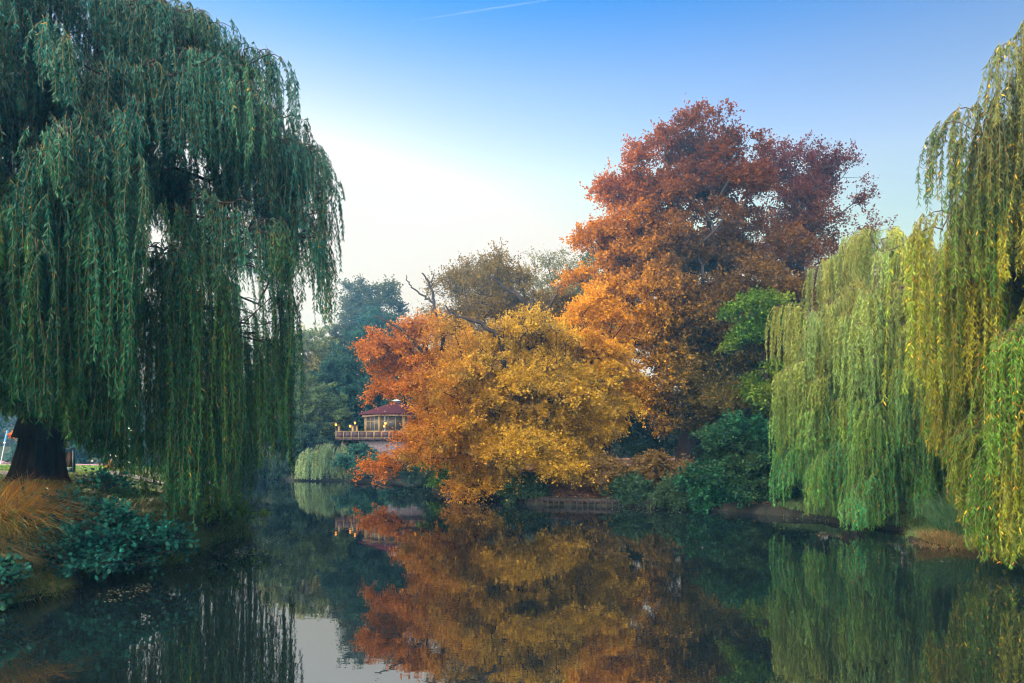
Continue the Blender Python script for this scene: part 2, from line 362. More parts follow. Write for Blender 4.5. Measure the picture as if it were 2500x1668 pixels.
dk = (sm(cy, 44, 52) * lf[:, 0])[:, None]; gcol = gcol * (1 - dk) + A((.03, .04, .02)) * dk; gcol = np.where(((ss < 1.0) & (lf[:, 0] < .5))[:, None], A((.03, .024, .018)), gcol)
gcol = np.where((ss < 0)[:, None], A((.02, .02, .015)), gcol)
rt = (cx > 12) & (cy < 40); gcol = np.where(rt[:, None] & (ss[:, None] > 0), A((.07, .10, .03)), gcol)
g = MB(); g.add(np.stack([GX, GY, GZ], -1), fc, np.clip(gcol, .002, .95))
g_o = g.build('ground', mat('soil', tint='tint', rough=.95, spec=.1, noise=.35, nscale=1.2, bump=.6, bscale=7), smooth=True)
tag(g_o, kind='structure')

# water: dark, mirror-calm, with a faint ripple
wm = bpy.data.materials.new('pond_water'); wm.use_nodes = True
n, l = wm.node_tree.nodes, wm.node_tree.links; n.remove(n['Principled BSDF'])
gl = n.new('ShaderNodeBsdfGlossy'); gl.inputs['Roughness'].default_value = .008; gl.inputs['Color'].default_value = (.93, .95, .96, 1)
df = n.new('ShaderNodeBsdfDiffuse'); df.inputs['Color'].default_value = (.004, .008, .009, 1)
fr = n.new('ShaderNodeFresnel'); fr.inputs['IOR'].default_value = 3.6
mx = n.new('ShaderNodeMixShader'); l.new(fr.outputs[0], mx.inputs[0]); l.new(df.outputs[0], mx.inputs[1]); l.new(gl.outputs[0], mx.inputs[2])
tc = n.new('ShaderNodeTexCoord'); mp = n.new('ShaderNodeMapping'); mp.inputs['Scale'].default_value = (.55, 1.4, 1)
nz1 = n.new('ShaderNodeTexNoise'); nz1.inputs['Scale'].default_value = 1.1; nz1.inputs['Detail'].default_value = 3
bp = n.new('ShaderNodeBump'); bp.inputs['Strength'].default_value = .018; bp.inputs['Distance'].default_value = .12
l.new(tc.outputs['Object'], mp.inputs[0]); l.new(mp.outputs[0], nz1.inputs['Vector']); l.new(nz1.outputs['Fac'], bp.inputs['Height'])
for q in (gl, fr): l.new(bp.outputs[0], q.inputs['Normal'])
l.new(mx.outputs[0], n['Material Output'].inputs['Surface'])
wb = MB(); wb.add([(-34, -1, 0), (20, -1, 0), (20, 72, 0), (-34, 72, 0)], [(0, 1, 2, 3)])
tag(wb.build('pond_water', wm), kind='structure')

# paths and roads laid 1-2 cm over the terrain
def strip(name, pts, width, m, lift=.02, n=40, kind='structure'):
    pts = A(pts); t = np.linspace(0, len(pts) - 1, n); c = np.stack([np.interp(t, np.arange(len(pts)), pts[:, q]) for q in (0, 1)], 1)
    d = nrm(np.gradient(c, axis=0)); nn = np.stack([-d[:, 1], d[:, 0]], 1); M = 9; rows = []
    for u in np.linspace(-.5, .5, M):
        p = c + nn * u * width; rows.append(np.concatenate([p, (height(p[:, 0], p[:, 1]) + lift)[:, None]], 1))
    v = np.stack(rows, 1).reshape(-1, 3); f = [(a * M + b, a * M + b + 1, (a + 1) * M + b + 1, (a + 1) * M + b) for a in range(n - 1) for b in range(M - 1)]
    mb = MB(); mb.add(v, f); return tag(mb.build(name, m, smooth=True), kind=kind)
strip('cycle_path', [(-14, 41), (-26, 46), (-44, 58), (-70, 68)], 9, mat('pink_asphalt', (.28, .13, .17), .9, noise=.12), lift=.05)
strip('gravel_path', [(-12.5, 30), (-16.2, 25.8), (-17.4, 25.4), (-21, 26)], 1.0, mat('gravel', (.33, .30, .30), .95, noise=.25, nscale=20), lift=.05)
strip('footpath', [(-2, 60), (6, 50), (14, 47), (24, 48), (40, 50)], 2.6, mat('grit', (.36, .31, .34), .95, noise=.15), lift=.06)
strip('road', [(22, 40), (30, 41), (44, 44), (70, 48)], 7, mat('pale_asphalt', (.42, .40, .46), .9, noise=.08), lift=.07)

#PART2
# ------------------------------------------------------------------ the great left willow
def fbase(x, y, dz=-.15): return A((x, y, H(x, y) + dz))
LB = fbase(-14.6, 21.0)
def left_trunk(mb):
    K = 120; a = np.arange(K) / K * 2 * math.pi; rings = []
    for q, z in enumerate(np.linspace(0, 1, 15)):
        r = .62 * (1 - .20 * z ** .8 - .12 * max(0, z - .75) / .25) + .34 * math.exp(-z * 8)
        lob = 1 + (.10 * np.sin(a * 5 + 1 + z) + .07 * np.sin(a * 9 + 2.2 * z) + .04 * np.sin(a * 17 + 3 * z) + .022 * np.sin(a * 33 + 5 * z)) * (1 + .8 * math.exp(-z * 6)) + rng.normal(0, .012, K)
        c = LB + A((.28 * z + .1 * z * z, .05 * z, 3.1 * z - .1)); rings.append(np.stack([c[0] + r * lob * np.cos(a), c[1] + r * lob * np.sin(a), np.full(K, c[2])], 1))
    k = np.arange(K); mb.add(np.concatenate(rings), np.concatenate([np.stack([q * K + k, q * K + (k + 1) % K, (q + 1) * K + (k + 1) % K, (q + 1) * K + k], 1) for q in range(14)]))
    # the main forks
    for pts, r0, r1 in (([(.22, 0, 1.6), (.45, -.02, 2.6), (.95, -.1, 3.7), (1.9, -.3, 5.4), (2.8, -.8, 7.6), (4.0, -1.2, 9.6)], .36, .12),
                        ([(.12, 0, 1.6), (.1, 0, 2.6), (-.3, .1, 4.6), (-.7, -.2, 7.2), (-.6, -.5, 10.5)], .38, .12),
                        ([(.02, 0, 1.6), (-.15, 0, 2.6), (-1.5, -.4, 4.4), (-3.2, -.8, 6.6), (-4.6, -1.2, 9.0)], .30, .1)):
        P = A(pts); t = np.linspace(0, len(P) - 1, 12); Q = np.stack([np.interp(t, np.arange(len(P)), P[:, c]) for c in range(3)], 1)
        Q[1:-1] = (Q[:-2] + Q[1:-1] * 2 + Q[2:]) / 4; mb.poly(LB + Q, np.linspace(r0, r1, 12), K=14)
def ztop_left(r): return np.interp(r, [0, 3.5, 5.3, 7.3, 8.6, 9.3, 10.2], [18.2, 16.9, 15.9, 14.0, 12.0, 10.2, 7.6])
def ridges(cent, axis, per, ln, lat, rng, arch=.42):
    """tips along arching boughs that run outward from the crown, with one strand length per bough"""
    d = nrm(cent[:, :2] - A(axis)[None] + rng.normal(0, .9, (len(cent), 2))); L_ = rng.uniform(*ln, len(cent)); out = []; ids = []
    for t in np.linspace(-.55, .5, per):
        p = cent.copy(); p[:, :2] += d * (L_ * t)[:, None]; p[:, 2] -= arch * L_ * (t + .55) ** 2; out.append(p + rng.normal(0, lat, p.shape) * (1, 1, .4)); ids.append(np.arange(len(cent)))
    return np.concatenate(out), np.concatenate(ids)
def left_tips(n, rng):
    r = np.sqrt(rng.uniform(.01, 1, n)) * 9.6; th = rng.uniform(0, 2 * math.pi, n); zt = ztop_left(r)
    lo = np.interp(r, [0, 5, 9, 10], [7.5, 6.6, 6.4, 6.4]); u = rng.uniform(0, 1, n) ** .5
    c = np.stack([LB[0] + .3 + r * np.cos(th), LB[1] + r * np.sin(th) * .92, lo + (zt - lo) * u + .2], 1)
    for q_ in range(26): c[q_] = px(rng.uniform(60, 480), rng.uniform(-40, 300), rng.uniform(17.5, 20.5))
    tips, ids = ridges(c, LB[:2], 6, (1.0, 2.4), .16, rng)
    low = np.clip((9.2 - c[:, 2]) / 3, 0, 1); Lb = rng.uniform(.9, 2.6, n) + low * rng.uniform(0, 6.5, n)
    # long curtains that reach down to the bank and the water
    m = 210; r2 = np.sqrt(rng.uniform(.12, .86, m)) * 9.8; t2 = rng.uniform(0, 2 * math.pi, m); c2 = np.stack([LB[0] + r2 * np.cos(t2), LB[1] + r2 * np.sin(t2) * .9, rng.uniform(6.2, 9.4, m)], 1)
    tp2, id2 = ridges(c2, LB[:2], 5, (.6, 1.5), .14, rng); L2 = rng.uniform(6.0, 10.5, m)
    tips = np.concatenate([tips, tp2]); Lb = np.concatenate([Lb, L2]); ids = np.concatenate([ids, id2 + n])
    qx = tips[:, 0] / tips[:, 1] * F + 1250; qy = HOR - (tips[:, 2] - 3) / tips[:, 1] * F; long = ids >= n
    edge_ = np.interp(qy, [-100, 0, 60, 130, 230, 320, 440, 520, 620, 900], [190, 380, 530, 640, 690, 730, 790, 800, 740, 660]); edge_ = np.where(long, np.minimum(edge_, 680), edge_)
    gs = rng.uniform(0, 1, n + m)[ids]; gap = (long & (qx > 250) & (gs < .38)) | (~long & (qx > 330) & (qy > 420) & (gs < .4)) | (~long & (qx > 330) & (tips[:, 1] > LB[1] + 1) & (qy > 250) & (gs < .6))
    ok = (tips[:, 2] > 5) & (qx < edge_) & ~gap; return tips[ok], Lb[ids[ok]] * rng.uniform(.8, 1.15, ok.sum())
def left_zend(P, rng):
    x = P[:, 0] * 21 / P[:, 1]; z = np.interp(x, [-25, -16, -14.9, -14.2, -13.2, -12.6, -12.2, -11, -10, -9.2, -8.6, -7.9, -7.2, -6.7, -6.3, -5.6, -4.6],
                                    [3.8, 4.3, 4.2, 3.9, 3.0, 2.7, 2.1, 1.6, .9, .55, .6, 2.4, 2.6, 2.1, 5.5, 6.2, 6.6])
    g = np.maximum(.12, height(P[:, 0], P[:, 1]) + .08)
    return np.maximum(z * (P[:, 1] / 21) + 3 * (1 - P[:, 1] / 21) + rng.uniform(-.2, .6, len(P)) + .3 * np.sin(P[:, 0] * 5), g)
def left_cull(P, Ls, rng):      # the outer right half of the curtain hangs in separate ropes with open sky between
    x = P[:, 0] * 21 / P[:, 1]; zb = P[:, 2] - Ls; g = np.sin(x * 4.1) + .8 * np.sin(x * 9.3 + 1) + .5 * np.sin(x * 17 + 2)
    w = sm(x, -13.2, -10.5) * (1 - sm(P[:, 2], 10.5, 12.5)); return (rng.uniform(0, 1, len(P)) < w * np.where(P[:, 1] > LB[1] + 1.5, .85, np.where(g > .1, .03, .82))) | (rng.uniform(0, 1, len(P)) < .06 * sm(P[:, 2], 11, 13))
def c_lw(C, rng, mb_, s):
    hi = sm(C[:, 2], 4, 11); a = mixc((.013, .10, .042), (.010, .090, .078), hi); y = mixc((.09, .22, .015), (.05, .16, .06), hi)
    o = mixc(a[0], y[0], np.zeros(len(C))) * 0 + a * (1 - (.55 * (mb_ ** 3))[:, None]) + y * (.55 * mb_ ** 3)[:, None]
    yl = rng.uniform(0, 1, len(C)) < .008 + .03 * (mb_ > .93); o[yl] = (.28, .18, .02); return o
LT, LLb = left_tips(470, np.random.default_rng(4))
willow('weeping_willow', 'huge dark teal weeping willow with a thick trunk on the grassy bank', LB, [LB + A(p) for p in ((.1, 0, 1.5), (.2, 0, 2.6), (.5, -.1, 4.2), (.9, -.2, 6.5), (1.1, -.3, 9), (1.2, -.3, 11))],
       LT, (LB[0], LB[1]), 11, lambda t, r_: LLb, left_zend, .135, .0185, c_lw, .5, seed=5, arc=(.3, .9), trunk_mesh=left_trunk, bundle=.12, wide=.19, cull=left_cull, bark=BARKD)

# ------------------------------------------------------------------ the two willows on the right bank
def right_tips(cx, cy, prof, n, rng, inner=.35, sy=1.0):
    zs = A([p[0] for p in prof]); rs = A([p[1] for p in prof]); w = np.interp(np.linspace(zs[0], zs[-1], 200), zs, rs); cdf = np.cumsum(w) / w.sum()
    z = np.interp(rng.uniform(0, 1, n), cdf, np.linspace(zs[0], zs[-1], 200)); R_ = np.interp(z, zs, rs) * np.sqrt(rng.uniform(inner, 1, n)); th = rng.uniform(0, 2 * math.pi, n)
    return np.stack([cx + R_ * np.cos(th), cy + R_ * np.sin(th) * sy, z], 1)
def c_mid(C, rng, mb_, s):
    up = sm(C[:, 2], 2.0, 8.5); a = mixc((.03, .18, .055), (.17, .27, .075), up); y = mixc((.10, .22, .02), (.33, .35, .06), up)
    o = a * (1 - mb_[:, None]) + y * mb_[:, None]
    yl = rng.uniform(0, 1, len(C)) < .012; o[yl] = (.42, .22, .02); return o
MBs = fbase(13.9, 27.4); mc = right_tips(14.5, 26.8, [(2.9, 2.5), (3.6, 2.7), (4.6, 2.4), (6.6, 2.9), (8.8, 2.9), (10.2, 2.4), (11.2, 1.4), (11.9, .6)], 100, np.random.default_rng(8), .45)
mc = np.concatenate([mc, A([(12.0, 26, 3.1), (12.5, 25, 3.3), (13, 24.6, 3.0), (14.4, 24.8, 2.9), (12.4, 24.4, 2.2), (15.4, 25.4, 2.6)])])
mtips, mid_ = ridges(mc, (13.4, 27.2), 6, (.9, 2.0), .13, np.random.default_rng(81)); mL = np.random.default_rng(82).uniform(1.2, 3.2, len(mc))[mid_]
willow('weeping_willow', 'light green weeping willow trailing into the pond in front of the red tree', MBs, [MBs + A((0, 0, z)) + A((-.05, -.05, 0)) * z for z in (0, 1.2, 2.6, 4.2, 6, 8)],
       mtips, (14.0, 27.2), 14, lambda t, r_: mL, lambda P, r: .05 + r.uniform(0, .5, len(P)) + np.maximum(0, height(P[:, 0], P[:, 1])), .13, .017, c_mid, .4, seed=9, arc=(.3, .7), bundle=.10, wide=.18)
def c_near(C, rng, mb_, s):
    a = mixc((.06, .15, .014), (.05, .09, .035), sm(C[:, 2], 6.5, 10.5)); y = A((.36, .29, .012))
    f = (mb_ ** 1.8 * .68)[:, None] * (1 - .75 * sm(C[:, 2], 7.5, 11))[:, None]; o = a * (1 - f) + y * f
    yl = rng.uniform(0, 1, len(C)) < .03; o[yl] = (.55, .30, .01); return o
NB = fbase(18.2, 17.3)
nc = right_tips(16.6, 16.6, [(3.6, 4.8), (5.5, 5.6), (7.5, 5.6), (9.0, 5.2), (10.0, 4.9), (11.0, 4.2), (12.4, 3.4), (14.5, 2.0)], 210, np.random.default_rng(14), .3, .8)
nc = np.concatenate([nc, np.stack([rng.uniform(11.8, 14.0, 24), rng.uniform(14.8, 16.8, 24), rng.uniform(3.2, 7.0, 24)], 1), A([px(2545, 30, 16), px(2560, 140, 16), px(2500, 260, 16), px(2490, 340, 16)])])
ntips, nid_ = ridges(nc, (17.4, 16.8), 6, (.8, 2.0), .13, np.random.default_rng(83))
sx = ntips[:, 0] / ntips[:, 1] * F + 1250; sy_ = HOR - (ntips[:, 2] - 3) / ntips[:, 1] * F
lim = np.interp(sy_, [0, 120, 260, 420, 560, 700, 1000, 1200], [2500, 2480, 2430, 2360, 2330, 2295, 2320, 2360]); ntips = ntips[sx > lim + 15]
xb = A([px(2480, 110, 15.5), px(2375, 268, 15.6), px(2420, 250, 15.8), px(2345, 300, 15.4), px(2450, 280, 15.5), px(2400, 330, 15.6), px(2320, 520, 15.6), px(2300, 560, 15.6)])
willow('weeping_willow', 'tall yellow green weeping willow cut off by the right edge of the frame', NB, [NB + A((-.1 * z, -.03 * z, z)) for z in (0, 1.5, 3, 5, 7.5, 10)],
       np.concatenate([ntips, xb]), (17.4, 16.8), 12, (1.2, 4.2), lambda P, r: np.maximum(np.maximum(.1, height(P[:, 0], P[:, 1]) + .1), np.interp(P[:, 0] / P[:, 1] * F + 1250, [2240, 2330, 2380, 2430], [3.0, 2.6, .9, .15])) + r.uniform(0, .6, len(P)),
       .13, .0165, c_near, .45, seed=15, arc=(.3, .8), bundle=.10, wide=.19)
# ------------------------------------------------------------------ the small far willow
FW = fbase(-16.6, 64.6)
ftips = right_tips(-17.2, 64.4, [(1.2, 2.6), (2.4, 2.6), (3.1, 2.0), (3.6, .9)], 110, np.random.default_rng(3), .2, .6)
willow('weeping_willow', 'small pale willow bush drooping into the water below the terrace', FW, [FW + A((0, 0, z)) for z in (0, .6, 1.2, 1.8)], ftips, (-17.2, 64.9), 12, (.8, 2.6),
       lambda P, r: .05 + r.uniform(0, .2, len(P)) + np.maximum(0, height(P[:, 0], P[:, 1])), .15, .04, lambda C, r, m_, s: mixc((.08, .18, .09), (.22, .32, .14), m_), .16, seed=6, arc=(.3, .8), bundle=.12, wide=.3)

# ------------------------------------------------------------------ broadleaf trees
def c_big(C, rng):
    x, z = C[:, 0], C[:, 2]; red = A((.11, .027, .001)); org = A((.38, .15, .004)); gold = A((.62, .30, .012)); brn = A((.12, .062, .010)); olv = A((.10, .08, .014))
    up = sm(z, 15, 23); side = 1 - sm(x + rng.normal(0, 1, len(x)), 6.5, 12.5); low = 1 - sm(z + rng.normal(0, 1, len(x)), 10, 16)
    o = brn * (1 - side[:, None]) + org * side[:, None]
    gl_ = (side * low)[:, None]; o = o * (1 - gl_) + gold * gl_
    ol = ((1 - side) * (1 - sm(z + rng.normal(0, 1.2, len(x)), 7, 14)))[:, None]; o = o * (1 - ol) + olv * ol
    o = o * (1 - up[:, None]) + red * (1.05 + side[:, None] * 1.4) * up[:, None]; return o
BT = fbase(13.0, 50)
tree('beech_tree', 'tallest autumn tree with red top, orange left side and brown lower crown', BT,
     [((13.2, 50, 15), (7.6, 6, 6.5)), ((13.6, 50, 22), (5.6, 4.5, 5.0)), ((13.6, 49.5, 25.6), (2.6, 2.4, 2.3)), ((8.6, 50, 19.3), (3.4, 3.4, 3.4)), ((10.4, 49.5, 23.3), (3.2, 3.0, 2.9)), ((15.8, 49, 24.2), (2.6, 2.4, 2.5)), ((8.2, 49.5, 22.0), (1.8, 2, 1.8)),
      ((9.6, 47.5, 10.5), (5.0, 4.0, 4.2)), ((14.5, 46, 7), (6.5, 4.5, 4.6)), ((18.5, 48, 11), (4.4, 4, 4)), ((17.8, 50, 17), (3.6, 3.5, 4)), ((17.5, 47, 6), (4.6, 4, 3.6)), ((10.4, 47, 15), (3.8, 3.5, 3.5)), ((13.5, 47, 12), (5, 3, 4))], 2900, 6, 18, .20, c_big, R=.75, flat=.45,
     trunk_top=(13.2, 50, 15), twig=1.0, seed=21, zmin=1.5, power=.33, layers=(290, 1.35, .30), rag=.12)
B2 = fbase(22.5, 54)
def c_red2(C, rng): return mixc((.15, .06, .012), (.09, .02, .018), sm(C[:, 2] + rng.normal(0, 1.5, len(C)), 16, 25))
tree('beech_tree', 'dark red half bare tree rising just right of the tallest tree', B2,
     [((22.6, 54, 23.8), (3.9, 3.5, 3.4)), ((21.2, 54, 25.0), (2.4, 2.2, 2.0)), ((24.2, 54, 25.0), (2.2, 2.2, 1.9)), ((24.8, 54, 20.5), (4.2, 3.5, 3.4)), ((21, 54, 19), (4, 3.5, 4)), ((25, 53, 15), (5.5, 4, 3.2)), ((29, 54, 13.5), (2.8, 2.5, 2.4))], 1150, 5, 15, .18, c_red2, R=.5, flat=.4,
     trunk_top=(22.8, 54, 19), twig=1.1, seed=22, bare=.12, layers=(130, 1.1, .35), rag=.05)
tree('beech_tree', 'bright orange young tree between the yellow tree and the tall red tree', fbase(6.2, 45),
     [((5.4, 44.5, 9.6), (2.2, 2.4, 3.4)), ((4.4, 44, 7.4), (2.2, 2.4, 2.6)), ((5.9, 44, 6.0), (2.2, 2.2, 2.8)), ((4.8, 43.5, 4.0), (2.2, 2.2, 1.8))], 420, 6, 26, .18,
     lambda C, r: mixc((.50, .32, .02), (.56, .26, .012), sm(C[:, 2] + r.normal(0, .8, len(C)), 7, 10.5)), R=.25, flat=.5, seed=23, twig=.9, layers=(42, 1.05, .14))
# centre group
YB = fbase(-.2, 40.5)
def limb(*ch):
    def f(mb, rng):
        for pts, r0, r1 in ch:
            P = A(pts); t = np.linspace(0, len(P) - 1, 5 * len(P)); Q = np.stack([np.interp(t, np.arange(len(P)), P[:, c]) for c in range(3)], 1)
            Q[1:-1] += rng.normal(0, .05, Q[1:-1].shape); mb.poly(Q, np.linspace(r0, r1, len(Q)), K=7)
    return f
def c_yel(C, r):
    o = mixc((.44, .18, .016), (.50, .31, .025), sm(C[:, 0] + C[:, 2] * .12 + r.normal(0, 1.3, len(C)), -4.2, .2)); v = np.sin(C[:, 0] * 1.9 + C[:, 1]) * np.sin(C[:, 2] * 2.3 + C[:, 0] * .6) + r.normal(0, .35, len(C))
    ol = sm(v, .1, .9)[:, None] * .75; return o * (1 - ol) + A((.24, .17, .025)) * ol
tree('hornbeam_tree', 'broad golden yellow tree leaning low over the water', YB,
     [((-.8, 40.4, 6.8), (3.7, 3.0, 2.6)), ((-2.9, 39.6, 4.6), (2.9, 2.4, 2.2)), ((2.0, 39.6, 6.0), (2.7, 2.4, 2.8)), ((-1.5, 38.4, 3.2), (4.0, 2.2, 1.9)), ((1.6, 38.0, 2.5), (3.0, 2.0, 1.5)), ((-2.6, 39, 1.7), (2.5, 1.8, 1.0)), ((1.3, 40.5, 9.0), (2.7, 2.4, 2.0)), ((-2.6, 41, 8.8), (2.2, 1.8, 1.6)), ((-3.0, 38.8, 1.25), (2.2, 1.2, .7)), ((-.2, 37.6, 1.2), (2.4, 1.1, .7))],
     1270, 6, 24, .155, c_yel, R=.3, flat=.66, seed=31, twig=.95, zmin=.35, rag=.22, layers=(124, 1.1, .10), thin=(7.6, .55), trunk_top=YB + (.1, 0, 4.2),
     extra=limb(([YB + (0, 0, 3), px(1320, 830, 41), px(1300, 770, 41), px(1262, 720, 40.5), px(1215, 690, 40.5), px(1195, 672, 40.5)], .26, .04), ([px(1318, 830, 41), px(1316, 780, 41), px(1350, 735, 41), px(1372, 690, 41)], .18, .03),
                ([px(1312, 790, 41), px(1300, 745, 41), px(1302, 700, 41)], .12, .02), ([YB + (0, 0, 2.4), px(1225, 830, 39), px(1180, 790, 38.6), px(1115, 775, 38.6), px(1085, 745, 38.6)], .2, .03)))
OB = fbase(-4.4, 47.2)
c_org = lambda C, r: mixc((.40, .13, .014), (.48, .25, .02), sm(C[:, 0] + r.normal(0, 1.2, len(C)), -7.0, -3.0))
tree('maple_tree', 'orange leaved tree reaching left across the wooden pavilion', OB,
     [((-4.8, 45, 9.2), (3.2, 2.6, 2.4)), ((-7.4, 45, 9.8), (1.9, 1.6, 1.5)), ((-5.6, 44.6, 6.6), (2.6, 2.2, 2.4)), ((-5.3, 44.4, 3.4), (2.0, 1.8, 1.3)), ((-8.0, 45, 2.1), (1.7, 1.4, .6)), ((-3.2, 45, 7.5), (2.4, 2.2, 2.6)), ((-5.0, 45, 5.0), (1.5, 1.5, 1.2))],
     620, 6, 22, .165, c_org, rag=.2, layers=(70, 1.05, .12), R=.26, flat=.55, seed=32, twig=.9, zmin=.9, trunk_top=OB + (-.2, -.6, 4.0),
     extra=limb(([px(1080, 930, 43.8), px(1052, 888, 43.6), px(1022, 850, 43.4), px(975, 800, 43.2), px(915, 772, 43.2)], .17, .05), ([OB + (0, 0, 2.5), px(1085, 960, 45), px(1080, 930, 43.8)], .2, .17),
                ([px(1083, 900, 46), px(1080, 815, 46), px(1060, 745, 46), px(1050, 690, 46), px(1030, 667, 46)], .17, .05), ([px(1060, 740, 46), px(1035, 722, 46), px(1000, 700, 46), px(992, 672, 46)], .09, .03),
                ([px(1052, 700, 46), px(1060, 667, 46)], .06, .02), ([OB + (0, 0, 1.4), px(1080, 1115, 44), px(1030, 1125, 43.6), px(985, 1130, 43.6), px(940, 1118, 43.6)], .2, .03)))
tree('oak_tree', 'brown olive tree with bare twigs showing above the yellow tree', fbase(.4, 55),
     [((-1.8, 55, 15.2), (4.2, 3.4, 3.4)), ((2.2, 55, 13.4), (3.8, 3, 3.8)), ((-4.6, 55, 12.0), (2.6, 3, 2.9)), ((.2, 54.5, 9.4), (6, 3.4, 3.8))], 1350, 6, 14, .16,
     lambda C, r: mixc((.34, .17, .015), (.15, .10, .016), sm(C[:, 2] + r.normal(0, 1, len(C)), 9, 15)), R=.6, flat=.4, seed=33, twig=1.1, bare=.1, layers=(130, 1.1, .3))
tree('poplar_tree', 'slender grey green tree top behind the brown tree', fbase(4.2, 62),
     [((3.0, 62, 18), (2.4, 2.4, 2.8)), ((5.0, 62, 17.5), (2.2, 2.4, 3.4)), ((4.4, 61, 12.5), (4, 3, 4))], 360, 6, 11, .17, pal([(.08, .09, .04), (.14, .14, .05), (.07, .08, .05)]), R=.35, flat=.3, seed=34, twig=1.1, bare=.25)
tree('ash_tree', 'green tree squeezed against the left side of the red tree', fbase(8.0, 60),
     [((7.6, 59, 17), (2.6, 2.4, 2.8)), ((8.0, 59, 13), (3.2, 2.6, 3.4)), ((7, 59, 9), (3.5, 2.6, 3))], 360, 6, 16, .17, pal([(.05, .09, .035), (.09, .13, .03), (.04, .07, .04)]), R=.3, flat=.4, seed=35, twig=1.0)
tree('lime_tree', 'yellow green tree half hidden beside the light green willow', fbase(15.6, 42),
     [((14.6, 41, 11.6), (2.1, 1.8, 1.0)), ((15.8, 41.2, 9.6), (1.8, 1.6, 1.4)), ((14.2, 41, 9.9), (1.1, 1.1, .7)), ((15.8, 41, 6.3), (1.8, 1.6, 1.6)), ((14.6, 41, 6.1), (1.5, 1.4, .7))], 210, 6, 18, .19, pal([(.02, .075, .012), (.06, .14, .012), (.22, .24, .02)]), R=.18, flat=.6, seed=36, rag=.3, layers=(26, .9, .12))
tree('holly_tree', 'dark evergreen mass filling the gap behind the light green willow', fbase(19, 46),
     [((18.2, 45, 5.6), (3.0, 2.6, 4.4)), ((21.5, 45, 6), (3.4, 2.6, 5)), ((25, 46, 6), (3.6, 2.6, 4.5)), ((15.2, 47, 5.5), (3.0, 2, 4.2)), ((10.5, 52, 4.5), (3.5, 2, 3))], 760, 6, 20, .19, pal([(.015, .05, .03), (.03, .07, .035), (.02, .045, .03)]), R=.3, flat=.3, seed=37)
# far side, in the mist
tree('poplar_tree', 'tall dark tree with an airy top behind the pavilion', fbase(-18.4, 90),
     [((-19.6, 90, 21.5), (2.7, 2.6, 3.6)), ((-16.0, 90, 21), (1.9, 2.2, 3.8)), ((-21.6, 90, 16.5), (3.2, 2.6, 3.2)), ((-17.5, 90, 15), (4.2, 3.4, 4)), ((-22.5, 90, 12), (3, 3, 3.5))], 560, 6, 17, .28, pal([(.035, .055, .03), (.07, .075, .03), (.03, .05, .03)]), R=.5, flat=.35, seed=41, twig=1.2)
tree('spruce_tree', 'dense blue green tree standing right behind the pavilion roof', fbase(-16.3, 80),
     [((-15.6, 80, 15), (3.4, 3, 4)), ((-17.6, 79.5, 11), (4.6, 3.4, 4.2)), ((-14.2, 79.5, 10.5), (4.2, 3.2, 5)), ((-16.5, 79, 7.4), (6, 3.6, 3.2)), ((-11, 80, 8), (4, 3, 4))], 900, 6, 26, .27, pal([(.02, .06, .045), (.03, .08, .05), (.025, .055, .045)]), R=.4, flat=.4, seed=42, twig=1.1, power=.4)
tree('birch_tree', 'pale yellow green tree glowing in the mist by the willow curtain', fbase(-25.0, 86),
     [((-25.6, 86, 15.5), (2.8, 2.4, 2.2)), ((-28.6, 86, 14.4), (3.2, 2.4, 2.4)), ((-23, 86, 12), (2.8, 2.4, 2.6)), ((-27, 86, 10.5), (4.5, 3, 3))], 420, 6, 17, .27, pal([(.20, .20, .05), (.13, .17, .05), (.34, .22, .04)]), R=.3, flat=.5, seed=43, twig=1.1)
tree('hazel_tree', 'misty green tree sloping down to the far shore', fbase(-24.5, 75),
     [((-24.4, 74, 8.5), (3.4, 2.6, 3.2)), ((-21, 73, 6.6), (3.2, 2.6, 3)), ((-27.5, 74, 8.5), (3, 2.6, 3))], 420, 6, 20, .23, pal([(.06, .12, .05), (.10, .15, .05), (.05, .09, .05)]), R=.25, flat=.5, seed=44)
def shrub(label, base, lobes, n, leaf, colfn, seed, nl=24, cat='shrub', shape='kite', flat=.45, twig=.55, name='shrub', R=.07, group=None, zmin=.12, rag=.14):
    return tree(name, label, base, lobes, n, 5, nl, leaf, colfn, R=R, layers=(max(4, n // 8), .5 if n > 60 else .12, .08), flat=flat, seed=seed, twig=twig, cat=cat, shape=shape, zmin=zmin, trunk_top=A(base) + (0, 0, .25), group=group, power=.4, rag=rag)
shrub('bluish bush at the water left of the small far willow', fbase(-22.8, 68), [((-22.6, 67.6, 4), (2.4, 1.8, 2.6)), ((-20.4, 67.5, 3.2), (2, 1.5, 2)), ((-22.8, 66.4, 1.1), (2.6, 1.0, 1.0))], 420, .20, pal([(.03, .07, .05), (.05, .10, .055)]), 51, twig=.7)
shrub('low misty bush on the shore under the willow curtain', fbase(-27.5, 69), [((-27.4, 68.6, 2.8), (2.8, 1.6, 2)), ((-26.2, 68.2, 1.1), (3.0, .9, 1.0))], 320, .20, pal([(.05, .09, .05), (.08, .12, .05)]), 52, twig=.7)
shrub('teal bush spreading from the small far willow toward the orange tree', fbase(-12.6, 63.4), [((-12.2, 62.8, 1.5), (2.6, 1.3, 1.1)), ((-9.6, 61.6, 1.2), (2.2, 1.2, .9)), ((-14.2, 63.4, 1.9), (1.5, 1.2, 1.2))], 380, .19, pal([(.02, .085, .065), (.04, .12, .08)]), 53, twig=.6)
shrub('dark bush at the water behind the orange branches', fbase(-7.2, 57), [((-7.2, 56.4, 1.2), (2.2, 1.5, .95)), ((-5.8, 52.6, 1.0), (1.5, 1.8, .9))], 260, .18, pal([(.02, .06, .05), (.05, .07, .04)]), 54, twig=.6)
